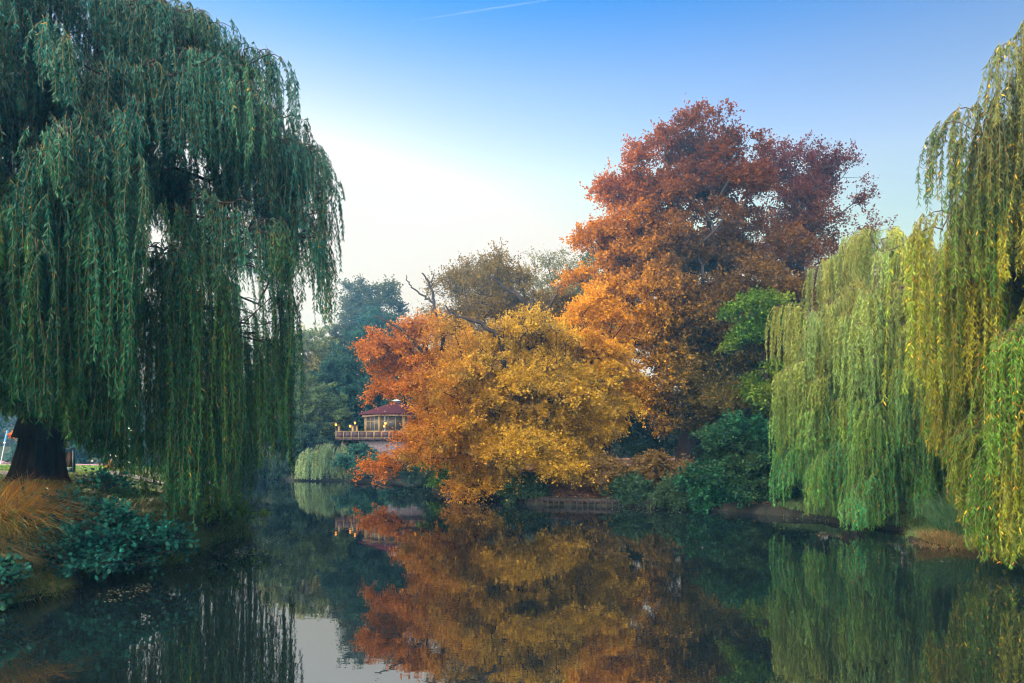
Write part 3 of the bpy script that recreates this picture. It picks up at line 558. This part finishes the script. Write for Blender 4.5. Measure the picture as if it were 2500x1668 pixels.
shrub('bright green bush at the foot of the yellow tree', fbase(-4.2, 45), [((-4.4, 44.4, 1.7), (1.4, 1.2, 1.3)), ((-3.0, 43.6, 1.2), (1.2, 1, .9))], 200, .15, pal([(.05, .16, .04), (.10, .2, .03)]), 55)
shrub('glossy emerald bush overhanging the water left of the light green willow', fbase(11.8, 34.2), [((11.2, 33.8, 2.6), (1.9, 1.4, 1.5)), ((10.4, 33.2, 1.3), (1.9, 1.2, 1.0)), ((12.2, 32.8, 1.5), (1.5, 1.3, 1.3)), ((11.6, 34, 3.5), (1.2, 1.1, .9))], 640, .155, pal([(.012, .08, .035), (.02, .13, .055), (.012, .06, .03), (.05, .10, .03), (.10, .09, .03)]), 56, flat=.6, zmin=.3)
shrub('dark green bush behind the emerald bush by the willow', fbase(14.4, 35), [((14.2, 34.6, 3.2), (1.6, 1.3, 1.5)), ((13.4, 33.5, .95), (1.3, 1.2, .8))], 240, .15, pal([(.02, .09, .035), (.04, .13, .03)]), 57, zmin=.2)
for q, (x, y, z, r, lab) in enumerate([(-2.6, 42.3, .8, .9, 'dark hanging bush over the stakes under the left part of the yellow tree'), (.8, 38.0, .7, .7, 'dark hanging bush over the stakes under the middle of the yellow tree'), (8.3, 34.4, .75, .8, 'dark low bush drooping over the stakes between the tall tree and emerald bush'), (5.0, 37.2, 1.4, 1.2, 'low brown olive bush above the wooden stakes, nearest the yellow tree'), (7.4, 37.0, 1.5, 1.3, 'low brown olive bush on the leaf strewn bank under the tall tree'), (9.1, 36.4, 1.2, 1.1, 'low brown olive bush touching the emerald bush'), (6.2, 35.9, .8, .7, 'small dark green bush hanging over the wooden stakes')]):
    shrub(lab, fbase(x, y), [((x, y - .2, z), (r, r * .8, r * .72))], 150, .15, pal([(.12, .085, .03), (.17, .10, .025), (.06, .08, .03)]) if 2 < q < 6 else pal([(.02, .07, .04), (.05, .08, .03)]), 60 + q, group='bushes along the staked bank')
# rows of trees closing the view behind everything
far = [(-62, 96, 12, 'broad dark tree far behind the trunk of the huge willow'), (-52, 88, 10, 'rounded dark tree seen through the left part of the huge willow'), (-43, 92, 11, 'dim green tree seen through the middle strands of the huge willow'),
       (-34, 94, 11.5, 'misty olive tree seen through the right strands of the huge willow'), (-7, 96, 13, 'far tree hidden behind the orange tree'), (6, 92, 12, 'far tree hidden behind the yellow tree'), (18, 88, 12, 'far tree in the gap under the red tree'),
       (30, 84, 12, 'far tree behind the light green willow'), (42, 80, 9, 'far tree between the two right willows'), (53, 78, 8.5, 'far tree behind the yellow green willow')]
for q, (x, y, h, lab) in enumerate(far):
    tree('broadleaf_tree', lab, fbase(x, y), [((x, y, h * .62), (5.2, 3.5, h * .38)), ((x + 3, y, h * .45), (4.2, 3, h * .36)), ((x - 3.2, y, h * .42), (4.2, 3, h * .34))], 420, 5, 15, .34,
         pal([(.03, .06, .03), (.06, .08, .03), (.04, .07, .04)]) if q % 3 else pal([(.08, .08, .03), (.05, .08, .035)]), R=.3, flat=.35, seed=70 + q, twig=1.3, group='trees closing the far side of the park', zmin=.4, power=.5)
for q, (x, y, lab) in enumerate([(-31.5, 63, 'low bush on the far left shore behind the willow tips'), (-24.5, 51, 'bush on the left shore seen between the last willow strands'), (-20.5, 45, 'small bush at the left shore nearest the last willow strands'), (-40, 60, 'teal bush behind the railing at the cycle path'), (-33, 62, 'teal bush on the lawn right of the willow trunk'), (-46, 70, 'dark bush behind the cycle path'), (-28, 58, 'misty bush beyond the lawn by the far shore')]):
    shrub(lab, fbase(x, y), [((x, y, 2.9 if q > 2 else 1.7 + .3 * (q < 1)), (4.2, 2, 1.9) if q > 2 else (2.8 - .7 * q, 1.4, 1.4 - .3 * q))], 240, .26 if q > 2 else .18, pal([(.02, .08, .07), (.04, .10, .07)]), 190 + q, twig=.9 if q > 2 else .6, group='bushes beyond the lawn')
shrub('small orange autumn sapling beyond the railing', fbase(-35.8, 49), [((-35.8, 49, 3.9), (.12, .1, .25))], 6, .1, pal([(.7, .22, .01), (.6, .15, .01)]), 97, cat='sapling', name='sapling', twig=.25, nl=8, R=.03)
shrub('small golden sapling on the lawn right of the trunk', fbase(-17.4, 29.5), [((-17.35, 29.5, 2.15), (.05, .05, .2))], 8, .06, pal([(.6, .25, .02), (.5, .3, .03)]), 98, cat='sapling', name='sapling', twig=.10, nl=9, R=.015)
r = np.random.default_rng(77); n_ = 130000; X = r.uniform(-125, 125, n_); Y = 104 + r.uniform(-5, 5, n_) - np.abs(X) * .08; hh = 8.5 + 2.2 * np.sin(X * .22) + 1.5 * np.sin(X * .61 + 1) + 1.0 * np.sin(X * 1.7)
C_ = np.stack([X, Y, 1.6 + r.uniform(0, 1, n_) ** .9 * hh], 1); ml = MB(); sz = r.uniform(.4, .8, n_)
leaves(ml, C_, r.normal(0, 1, C_.shape), r.normal(0, .6, C_.shape) + A((0, -.6, .6)), sz, sz * .7, np.clip(pal([(.03, .06, .03), (.06, .08, .03), (.04, .07, .05), (.10, .09, .03)])(C_, r) * r.uniform(.7, 1.3, (n_, 1)), .005, .9))
tag(ml.build('far_woods', LEAF), 'dim far woods closing the horizon behind the park', 'woods', None, 'stuff')
# ------------------------------------------------------------------ left bank planting
c_alder = pal([(.012, .11, .085), (.02, .17, .13), (.012, .07, .06), (.04, .15, .07), (.16, .12, .04)])
shrub('leafy teal alder bush in the middle of the near bank', fbase(-9.9, 15.6), [((-9.7, 15.3, 1.15), (1.1, 1.0, .62)), ((-8.9, 15.9, .95), (.85, .8, .62)), ((-10.6, 16.0, 1.5), (.8, .7, .5)), ((-9.3, 14.9, .55), (1.0, .5, .42)), ((-10.1, 16.6, 1.95), (.35, .35, .55)), ((-8.2, 16.4, .8), (.55, .5, .5))], 330, .105, c_alder, 101, nl=7, shape='oval', flat=.6, twig=.34, cat='bush', name='alder_bush', zmin=.15)
shrub('leafy teal alder bush in the bottom left corner', fbase(-10.6, 12.6), [((-10.1, 12.5, .55), (.55, .45, .42)), ((-9.6, 12.6, .75), (.3, .3, .25)), ((-10.9, 12.9, .8), (.5, .4, .4))], 90, .105, c_alder, 102, nl=7, shape='oval', flat=.6, twig=.3, cat='bush', name='alder_bush', zmin=.12)
shrub('narrow green bush at the water tip under the willow strands', fbase(-9.6, 21.6), [((-9.5, 22.2, 1.1), (.4, .5, .6)), ((-8.9, 22.8, .8), (.4, .4, .45)), ((-10.0, 21.8, 1.0), (.45, .5, .4))], 70, .10, pal([(.05, .16, .04), (.14, .24, .03), (.02, .12, .06)]), 103, nl=12, shape='oval', twig=.4, cat='bush', name='alder_bush')
def grass_clump(name, label, cat, c, rad, n, L, cols, droop, w, seed, kind=None, dirx=0, group=None):
    r = np.random.default_rng(seed); d = rad * np.sqrt(r.uniform(0, 1, n)); th = r.uniform(0, 6.28, n); B = np.stack([c[0] + d * np.cos(th), c[1] + d * np.sin(th), np.zeros(n)], 1)
    B[:, 2] = height(B[:, 0], B[:, 1]) - .03; D = np.stack([np.cos(th) + dirx + r.normal(0, .8, n), np.sin(th) - .2 + r.normal(0, .8, n)], 1)
    T = A(cols)[r.integers(0, len(cols), n)] * r.uniform(.65, 1.3, (n, 1)); mb = MB(); blades(mb, B, D, L * r.uniform(.5, 1.1, n), np.clip(droop * r.uniform(.6, 1.35, n), 0, 1.15), w, np.clip(T, .002, .9), seg=5)
    return tag(mb.build(name, BLADE, org=(c[0], c[1], H(c[0], c[1]))), label, cat, group, kind)
GO = [(.62, .27, .04), (.70, .38, .08), (.50, .19, .03), (.40, .30, .06)]
grass_clump('ornamental_grass', 'big golden orange grass clump at the left edge', 'grass clump', (-11.15, 14.7), .8, 2300, 1.9, GO + [(.22, .28, .06), (.30, .20, .10), (.16, .22, .05)], .78, .024, 111, dirx=.45, group='golden grass clumps on the left bank')
grass_clump('ornamental_grass', 'golden grass clump with pink plumes nearest the trunk', 'grass clump', (-12.4, 17.4), .5, 1300, 1.25, GO + [(.5, .22, .14)], .62, .016, 112, dirx=.3, group='golden grass clumps on the left bank')
grass_clump('ornamental_grass', 'yellow green grass clump between orange grass and alder bush', 'grass clump', (-10.95, 14.6), .6, 1700, 1.3, [(.28, .30, .07), (.40, .30, .09), (.16, .24, .06)], .85, .014, 113, dirx=.6, group='golden grass clumps on the left bank')
grass_clump('ornamental_grass', 'feathery straw grass clump hanging over the water', 'grass clump', (-10.55, 13.6), .5, 1100, 1.0, [(.33, .27, .14), (.20, .22, .08), (.38, .26, .10)], 1.0, .012, 114, dirx=.7, group='golden grass clumps on the left bank')
for q_, (x_, y_, rd_, n_, L_, lab_) in enumerate([(-9.25, 17.9, .45, 900, .75, 'green straw tussock at the water just past the alder bush'), (-9.4, 19.3, .45, 900, .7, 'mossy green tussock midway along the left water edge'), (-9.7, 20.6, .4, 700, .65, 'low tussock nearest the last willow strands'),
        (-10.15, 13.0, .35, 800, .7, 'bleached straw tussock over the water near the bottom left corner'), (-10.9, 17.6, .5, 900, .8, 'green tussock on the bank between trunk and alder bush')]):
    grass_clump('grass_tussock', lab_, 'grass clump', (x_, y_), rd_, n_, L_, [(.18, .28, .05), (.34, .34, .10), (.42, .32, .12), (.08, .20, .05)], .95, .015, 150 + q_, dirx=.5, group='tussocks along the left bank')
def scatter(name, x0, x1, y0, y1, n, cond, L, cols, w, droop, seed, kind='stuff', label=None, cat='grass'):
    r = np.random.default_rng(seed); X = r.uniform(x0, x1, n); Y = r.uniform(y0, y1, n); s = sdist(X, Y); ok = cond(X, Y, s); X, Y, s = X[ok], Y[ok], s[ok]; n = len(X)
    B = np.stack([X, Y, height(X, Y) - .02], 1); th = r.uniform(0, 6.28, n); D = np.stack([np.cos(th) + .5, np.sin(th) - .3], 1)
    T = A(cols)[r.integers(0, len(cols), n)] * r.uniform(.6, 1.3, (n, 1)); mb = MB(); blades(mb, B, D, L * r.uniform(.4, 1.1, n), droop * r.uniform(.5, 1.3, n), w, np.clip(T, .002, .9), seg=3)
    return tag(mb.build(name, BLADE), label, cat, None, kind)
scatter('bank_grass', -16, -8, 9.5, 29, 60000, lambda X, Y, s: (s > -.03) & (s < 2.3), .48, [(.10, .20, .03), (.20, .26, .06), (.30, .24, .10), (.06, .15, .04)], .018, .85, 121, label='rough grass along the left water edge')
scatter('bank_grass', -13.5, -9, 11, 18.5, 70000, lambda X, Y, s: (s > -.03) & (s < 2.4), .42, [(.14, .26, .04), (.30, .34, .10), (.44, .34, .13), (.08, .20, .05), (.28, .20, .10)], .016, .95, 125, label='tangled straw and green grass on the near bank slope')
scatter('lawn_grass', -34, -9, 17, 46, 60000, lambda X, Y, s: (s > 1.8), .14, [(.12, .32, .02), (.18, .38, .02), (.08, .22, .02)], .03, .5, 122, label='short green lawn under the huge willow')
scatter('bank_grass', 12, 18.5, 18, 33, 16000, lambda X, Y, s: (s > -.05) & (s < 3), .5, [(.06, .16, .06), (.10, .2, .05), (.16, .17, .06)], .018, .7, 123, label='green grass along the right water edge')
scatter('bank_grass', -8, 13, 32, 64, 16000, lambda X, Y, s: (s > 0) & (s < .8), .3, [(.12, .08, .04), (.05, .08, .04), (.18, .10, .05)], .02, .8, 124, label='thin grass on top of the staked bank')
grass_clump('reeds', 'tall green reeds on the right bank beside the willow', 'reeds', (15.1, 21.9), 1.3, 1900, 1.9, [(.05, .20, .09), (.10, .25, .09), (.20, .25, .14)], .75, .02, 131, group='reeds and sedge on the right bank')
grass_clump('sedge', 'straw brown sedge bending over the right shore', 'sedge', (13.4, 20.8), .75, 1500, .8, [(.40, .24, .11), (.30, .26, .08), (.20, .20, .06), (.45, .20, .10)], 1.0, .016, 132, group='reeds and sedge on the right bank')
grass_clump('sedge', 'straw brown sedge behind the hanging yellow strands', 'sedge', (14.7, 20.2), .6, 900, .8, [(.36, .20, .10), (.26, .24, .08)], .9, .016, 133, group='reeds and sedge on the right bank')
def litter(name, n, cond, x0, x1, y0, y1, sz, cols, seed, label, zf=None, flatn=.85):
    r = np.random.default_rng(seed); X = r.uniform(x0, x1, n); Y = r.uniform(y0, y1, n); s = sdist(X, Y); ok = cond(X, Y, s); X, Y = X[ok], Y[ok]; n = len(X)
    C = np.stack([X, Y, (height(X, Y) + .02 + r.uniform(0, .03, n)) if zf is None else np.full(n, zf)], 1); th = r.uniform(0, 6.28, n)
    T = A(cols)[r.integers(0, len(cols), n)] * r.uniform(.6, 1.3, (n, 1)); mb = MB()
    leaves(mb, C, np.stack([np.cos(th), np.sin(th), r.normal(0, .15, n)], 1) if zf is None else np.stack([np.cos(th), np.sin(th), 0 * th], 1), r.normal(0, 1 - flatn, C.shape) + A((0, 0, 1)), sz * r.uniform(.6, 1.2, n), sz * .7, np.clip(T, .01, .9))
    return tag(mb.build(name, LEAF), label, 'leaves', None, 'stuff')
litter('fallen_leaves', 30000, lambda X, Y, s: (s > .2) & (X > -8), -8, 26, 32, 62, .16, [(.30, .14, .10), (.40, .18, .08), (.22, .10, .07), (.45, .28, .12)], 141, 'pinkish brown fallen leaves covering the far bank')
litter('fallen_leaves', 12000, lambda X, Y, s: (s > .8), -26, -8, 15, 34, .09, [(.30, .15, .09), (.40, .20, .10), (.2, .10, .07)], 142, 'brown fallen leaves on the lawn around the willow trunk')
litter('floating_leaves', 2600, lambda X, Y, s: (s < -.1) & (s > -1.7) & (np.sin(X * 3) + np.sin(Y * 2.3) > .3), -10.5, -6.5, 12, 25, .06, [(.25, .3, .15), (.35, .3, .2)], 143, 'tiny leaves floating along the left shore', zf=.006, flatn=1)
litter('floating_leaves', 2600, lambda X, Y, s: (s < -.1) & (s > -3.5) & (np.sin(X * .9 + Y) + np.sin(Y * .7 - X * .4) > .2), -6, 16, 17, 46, .07, [(.35, .28, .15), (.4, .35, .3)], 144, 'scattered leaves floating off the right shore', zf=.006, flatn=1)

# ------------------------------------------------------------------ staked bank revetment
STAKE = mat('stake_wood', (.022, .02, .02), .85, .1, noise=.35, nscale=6)
WOOD = mat('grey_wood', (.032, .024, .024), .85, .1, noise=.35, nscale=6, bump=.4, bscale=14, stretch=(1, 1, .3))
r = np.random.default_rng(5)
edge = A([(-4.6, 44.9), (-3.9, 43.15), (1.2, 36.45), (6.6, 34.95), (9.8, 32.9)]); sl_ = np.concatenate([[0], np.cumsum(np.linalg.norm(np.diff(edge, axis=0), axis=1))])
def eat(d): return A([np.interp(d, sl_, edge[:, 0]), np.interp(d, sl_, edge[:, 1])])
pal_ = empty('stake_fence', (*eat(7), 0), 'low grey wooden stake revetment holding the far bank at the waterline', 'bank fence'); O = A((*eat(7), 0))
for q, d in enumerate(np.arange(.2, sl_[-1], .31)):
    e = eat(d) + r.normal(0, .012, 2); e[1] -= .05; hgt = .38 + r.normal(0, .05)
    mb = MB(); mb.poly([(e[0], e[1], -.3), (e[0] + r.normal(0, .01), e[1], hgt)], [.045, .04], K=7); mb.build('stake', STAKE, pal_, O)
for zc in (.25,):
    mb = MB()
    for q in range(len(edge) - 1):
        a, b = edge[q], edge[q + 1]; m_ = (a + b) / 2; L_ = np.linalg.norm(b - a) - .02; mb.box((m_[0], m_[1] + .04, zc), (L_, .04, .2), math.atan2(*(b - a)[::-1]))
    mb.build('rail', WOOD, pal_, O)

# ------------------------------------------------------------------ pavilion, terrace and lanterns
PC = A((-11.9, 70.6, 3.98))
pv = empty('pavilion', PC, 'eight sided wooden pavilion with dark red roof and lit glazed walls', 'pavilion')
CREAM = mat('cream_paint', (.16, .11, .045), .6, .3); REDW = mat('red_brown_panel', (.32, .09, .03), .6, .3, noise=.15); ROOF = mat('roof_felt', (.04, .013, .018), .95, .02, noise=.2, nscale=5)
GLS = mat('window_glass', (.05, .05, .05), .15, .2); ZINC = mat('zinc', (.55, .6, .62), .45, .5, metal=.6); DARK = mat('dark_wood', (.06, .04, .05), .8, .2, noise=.3)
AWN = mat('striped_valance', (.62, .42, .30), .8, .1)
oc = [(math.cos(a), math.sin(a)) for a in (np.arange(8) / 8 * 2 * math.pi + math.pi / 8)]
ocr = lambda rr, z: [(PC[0] + rr * x, PC[1] + rr * y, PC[2] + z) for x, y in oc]
mb = MB(); v = ocr(3.95, 2.42) + ocr(3.95, 2.54) + ocr(.55, 3.72); k = np.arange(8)
mb.add(v, np.concatenate([np.stack([q * 8 + k, q * 8 + (k + 1) % 8, q * 8 + 8 + (k + 1) % 8, q * 8 + 8 + k], 1) for q in (0, 1)])); mb.add(v[:8], [list(range(8))[::-1]]); rf = mb.build('roof', ROOF, pv, PC)
mb = MB(); mb.lathe(PC, [(.0, 3.70), (.38, 3.70), (.38, 3.88), (.62, 3.9), (.60, 3.94), (.3, 4.05), (.02, 4.10)], 20); mb.build('roof_cap', ZINC, rf, PC)
mb = MB(); mb.add(ocr(3.42, 0) + ocr(3.42, .08), np.concatenate([np.stack([k, (k + 1) % 8, 8 + (k + 1) % 8, 8 + k], 1)])); mb.add(ocr(3.42, .08), [list(range(8))]); mb.build('floor', DARK, pv, PC)
for q in range(8):
    a, b = A(ocr(3.2, 0)[q]), A(ocr(3.2, 0)[(q + 1) % 8]); ang = math.atan2(b[1] - a[1], b[0] - a[0]); L_ = np.linalg.norm(b - a); m_ = (a + b) / 2; u = (b - a) / L_; nn_ = A((u[1], -u[0], 0))
    mb = MB(); mb.box(a + A((0, 0, 1.24)), (.2, .2, 2.3), ang); mb.build('column', CREAM, pv, PC)
    mb = MB(); mb.box(m_ + A((0, 0, .40)), (L_ - .22, .07, .62), ang); mb.build('wall_panel', REDW if q % 2 else CREAM, pv, PC)
    fm = MB()
    for t in (-.46, -.16, .16, .46): fm.box(m_ + u * L_ * t * .94 + A((0, 0, 1.52)), (.09, .09, 1.6), ang)
    for zc in (.76, 1.72, 2.28): fm.box(m_ + nn_ * .006 + A((0, 0, zc)), (L_ - .3, .075, .07), ang)
    fo = fm.build('window', CREAM if q in (4, 5, 3) else REDW, pv, PC)
    mb = MB(); mb.box(m_ + A((0, 0, 1.5)), (L_ - .26, .02, 1.5), ang); mb.build('glass', GLS, fo, PC)
    mb = MB()
    a2, b2 = A(ocr(3.55, 0)[q]), A(ocr(3.55, 0)[(q + 1) % 8]); n_ = 20; dd = (b2 - a2)
    for w_ in range(n_): mb.box(a2 + dd * ((w_ + .5) / n_) + A((0, 0, 2.30)), (np.linalg.norm(dd) / n_ * .62, .03, .16), ang)
    mb.build('valance', AWN, pv, PC)
TC = A((-12.6, 66.4, 0))
tr_ = empty('terrace', (-12.6, 68.5, 1.5), 'dark raised wooden terrace with pale railing posts in front of the pavilion', 'terrace'); TO = A((-12.6, 68.5, 1.5))
mb = MB(); mb.box((-12.3, 70.9, 3.9), (9.6, 9.2, .14)); mb.build('deck', DARK, tr_, TO)
mb = MB(); mb.box((-11.2, 71, 2.6), (7.0, 8.4, 2.5)); mb.build('retaining_wall', mat('rubble_stone', (.12, .10, .12), .9, .1, noise=.4, nscale=4, bump=.8, bscale=6), tr_, TO)
for q, x in enumerate(np.linspace(-17.05, -7.6, 14)):
    mb = MB(); mb.box((x, 66.22, 4.22), (.07, .07, .84)); mb.build('railing_post', CREAM, tr_, TO)
mb = MB(); mb.box((-12.3, 66.2, 4.66), (9.7, .07, .05)); mb.box((-12.3, 66.2, 4.02), (9.7, .05, .04)); mb.build('handrail', CREAM, tr_, TO)
mb = MB()
for x in np.linspace(-16.7, -7.9, 13): mb.box((x, 66.33, 4.33 + .02 * math.sin(x * 9)), (.62, .03, .50))
mb.build('railing_panel', DARK, tr_, TO)
for x in (-16.6, -14.6): mb = MB(); mb.box((x, 66.9, 2.6), (.16, .16, 2.5)); mb.build('support_post', CREAM, tr_, TO)
GLOW = mat('lantern_glow', (.2, .1, .02), .5, .2, emit=(1.0, .36, .03), estr=1.5)
def lantern(label, p, zb, post=True):
    p = A(p); b = A((p[0], p[1], zb)); o = empty('lantern', b, label, 'lantern', 'lit lanterns around the pavilion terrace')
    mb = MB(); mb.poly([b, p - A((0, 0, .14))], [.035, .03], K=8); mb.lathe(p, [(.0, -.18), (.12, -.16), (.10, -.12), (.03, -.12)], 10); mb.build('post', DARK, o, b)
    mb = MB(); mb.lathe(p, [(.02, -.11), (.07, -.10), (.105, .0), (.095, .09), (.02, .10)], 12); mb.build('globe', GLOW, o, b)
    mb = MB(); mb.lathe(p, [(.17, .13), (.10, .20), (.02, .25)], 12); mb.build('cap', DARK, o, b)
for lab, x, y, Y in (('lantern at the left end of the terrace railing', 820, 1037, 66.6), ('lower of the paired lanterns left of the pavilion', 855, 1041, 67.5), ('upper of the paired lanterns left of the pavilion', 866.6, 1033, 66.8),
                     ('bright lantern in front of the pavilion windows', 941, 1034, 66.7), ('dim lantern just below and behind the bright one', 938.5, 1041, 68.2 - 1), ('lantern glowing through the orange leaves', 1013, 1035.5, 66.6)):
    lantern(lab, px(x, y, Y), 3.97)
for x in (828, 861.5, 871.5):
    p = px(x, 1041, 66.9); mb = MB(); mb.box((p[0], p[1], (3.97 + p[2]) / 2), (.2, .14, p[2] - 3.97)); mb.box((p[0], p[1], p[2] + .03), (.28, .2, .06))
    tag(mb.build('wooden_pillar', CREAM, org=(p[0], p[1], 3.97)), {828: 'cream wooden pillar beside the leftmost lantern', 861.5: 'cream wooden pillar between the paired lanterns', 871.5: 'cream wooden pillar right of the paired lanterns'}[x], 'pillar', 'wooden pillars on the terrace')
pp = px(938, 1055, 66.9); mb = MB(); mb.poly([(pp[0], pp[1] + .3, 3.97), (pp[0] + .02, pp[1] + .3, 6.7)], [.025, .02], K=7); tag(mb.build('flag_pole', ZINC, org=(pp[0], pp[1] + .3, 3.97)), 'thin pale pole rising past the pavilion eaves', 'pole')
p = px(37, 1073, 62)
# strings of tiny lights far behind the left willow
for q, (x, y) in enumerate(((414, 1066), (421, 1067), (427, 1064.5), (435, 1067))): lantern(['leftmost of four tiny lights behind the willow strands', 'second of four tiny lights behind the willow strands', 'third of four tiny lights behind the willow strands', 'rightmost of four tiny lights behind the willow strands'][q], px(x, y, 60), H(*px(x, y, 60)[:2]))

# ------------------------------------------------------------------ things on the lawn and beyond
SLATE = mat('slate_paint', (.03, .07, .10), .5, .4); BLUE = mat('blue_paint', (.04, .22, .45), .5, .4); GREYM = mat('galvanised', (.35, .42, .47), .5, .5, metal=.4); BLK = mat('black_metal', (.02, .02, .025), .5, .4)
bx, by = -19.45, 30.0; bz = H(bx, by)
ib = empty('notice_pillar', (bx, by, bz), 'slate coloured upright frame with a brown panel behind the trunk', 'notice pillar')
mb = MB()
for dx in (-.2, .2): mb.box((bx + dx, by, bz + .53), (.07, .12, 1.06))
mb.box((bx, by, bz + 1.09), (.52, .15, .05)); mb.build('frame', SLATE, ib, (bx, by, bz))
mb = MB(); mb.box((bx - .02, by + .02, bz + .62), (.30, .04, .66)); mb.build('panel', mat('rust_panel', (.10, .045, .02), .7, .3, noise=.4), ib, (bx, by, bz))
mb = MB(); mb.box((bx, by, bz + .16), (.36, .10, .22)); mb.build('plinth', SLATE, ib, (bx, by, bz))
nx_, ny_ = -18.95, 28.0; nz_ = H(nx_, ny_); bo = (nx_, ny_, nz_)
bn = empty('park_bench', bo, 'backless pale bench end sticking out behind the willow trunk', 'bench')
mb = MB()
for dy in (-.12, 0, .12): mb.box((nx_ - .3, ny_ + dy, nz_ + .31), (1.25, .1, .035))
mb.build('seat', mat('pale_slats', (.55, .45, .45), .6, .3), bn, bo)
for dx in (-.75, .12): mb = MB(); mb.box((nx_ + dx, ny_, nz_ + .14), (.07, .3, .29)); mb.build('leg', BLK, bn, bo)
ra = px(17, 1112, 50); rz = H(ra[0], ra[1]); ra[2] = rz
mb = MB(); 
rl = empty('railing', ra, 'dark bent tube railing beside the cycle path', 'railing')
mb.poly([ra, ra + (0, 0, .66), ra + (.05, 0, .74), ra + (.14, 0, .77), ra + (.8, 1.2, .55), ra + (1.7, 2.6, .38)], .022, K=8); mb.build('top_tube', BLK, rl, ra)
mb = MB(); mb.poly([ra + (0, 0, .4), ra + (.9, 1.3, .1), ra + (1.4, 2.0, 0)], .018, K=8); mb.build('lower_tube', BLK, rl, ra)
pa = px(0, 1110, 49); pa[2] = H(pa[0], pa[1]); pb = px(18, 1051, 49)
po = empty('sign_pole', pa, 'leaning pale pole with a blue top at the left edge', 'pole')
mb = MB(); mb.poly([pa, pa * .34 + pb * .66], [.03, .03], K=8); mb.build('pole', GREYM, po, pa)
mb = MB(); mb.poly([pa * .34 + pb * .66, pb], [.06, .06], K=10); mb.build('blue_sleeve', BLUE, po, pa)
mb = MB(); mb.lathe(pa * .34 + pb * .66, [(.02, -.06), (.075, -.05), (.075, .05), (.02, .06)], 12); mb.build('collar', mat('white_paint', (.75, .78, .8), .5), po, pa)
# right: lamp posts and the purple poster box on the pale road
for x, y0, y1, Y, lab in ((2271, 1128, 1060, 46, 'thin white lamp post between the two right willows'), (2491, 1128, 1030, 46, 'thin white lamp post at the right edge behind the yellow willow'), (1610, 1137, 1105, 52, 'thin grey post beside the footpath under the tall tree')):
    a = px(x, y0, Y); a[2] = H(a[0], a[1]); b = px(x, y1, Y); o = empty('lamp_post' if x > 2000 else 'bollard_post', a, lab, 'lamp post' if x > 2000 else 'post')
    mb = MB(); mb.poly([a, A((a[0], a[1], b[2]))], [.045, .025], K=8); mb.build('post', mat('white_post', (.62, .68, .72), .5), o, a)
    mb = MB(); mb.lathe((a[0], a[1], b[2]), [(.03, 0), (.12, .06), (.10, .16), (.02, .2)], 12); mb.build('lamp_head' if x > 2000 else 'cap', mat('white_post'), o, a)
a = px(2270, 1130, 50); a[2] = H(a[0], a[1]); o = empty('poster_box', a, 'purple poster box standing on the pale road', 'poster box')
mb = MB(); mb.box(a + A((0, 0, .62)), (.75, .22, .92)); mb.build('box', mat('violet_paint', (.14, .06, .32), .5, .3, noise=.2), o, a)
mb = MB(); mb.box(a + A((0, -.125, .66)), (.58, .02, .70)); mb.build('poster', mat('poster_print', (.25, .2, .55), .6, noise=.6, nscale=9), o, a)
for dx in (-.28, .28): mb = MB(); mb.box(a + A((dx, 0, .08)), (.06, .16, .2)); mb.build('foot', BLK, o, a)

# ------------------------------------------------------------------ aeroplane trail, high and thin
tm = bpy.data.materials.new('contrail'); tm.use_nodes = True; n, l = tm.node_tree.nodes, tm.node_tree.links; n.remove(n['Principled BSDF'])
vs = n.new('ShaderNodeVolumePrincipled'); vs.inputs['Density'].default_value = .004; vs.inputs['Color'].default_value = (1, 1, 1, 1); l.new(vs.outputs[0], n['Material Output'].inputs['Volume'])
tb_ = MB(); a_, b_ = px(1000, 52, 1500), px(1390, -8, 1500); t_ = np.linspace(0, 1, 14)[:, None]; tb_.poly(a_ * (1 - t_) + b_ * t_, 1.2 + 1.6 * t_[:, 0] * (1.05 - t_[:, 0]) * 3, K=8)
tag(tb_.build('vapour_trail', tm, org=tuple(a_)), 'thin faint aeroplane trail high in the blue sky', 'vapour trail')
# ------------------------------------------------------------------ haze
hm = bpy.data.materials.new('haze'); hm.use_nodes = True; n, l = hm.node_tree.nodes, hm.node_tree.links; n.remove(n['Principled BSDF'])
vp = n.new('ShaderNodeVolumePrincipled'); vp.inputs['Density'].default_value = .0008; vp.inputs['Color'].default_value = (.10, .38, .76, 1); vp.inputs['Anisotropy'].default_value = .35
l.new(vp.outputs[0], n['Material Output'].inputs['Volume'])
hb = MB(); hb.box((0, 52, 14.2), (340, 236, 33.0)); tag(hb.build('haze', hm), kind='stuff')
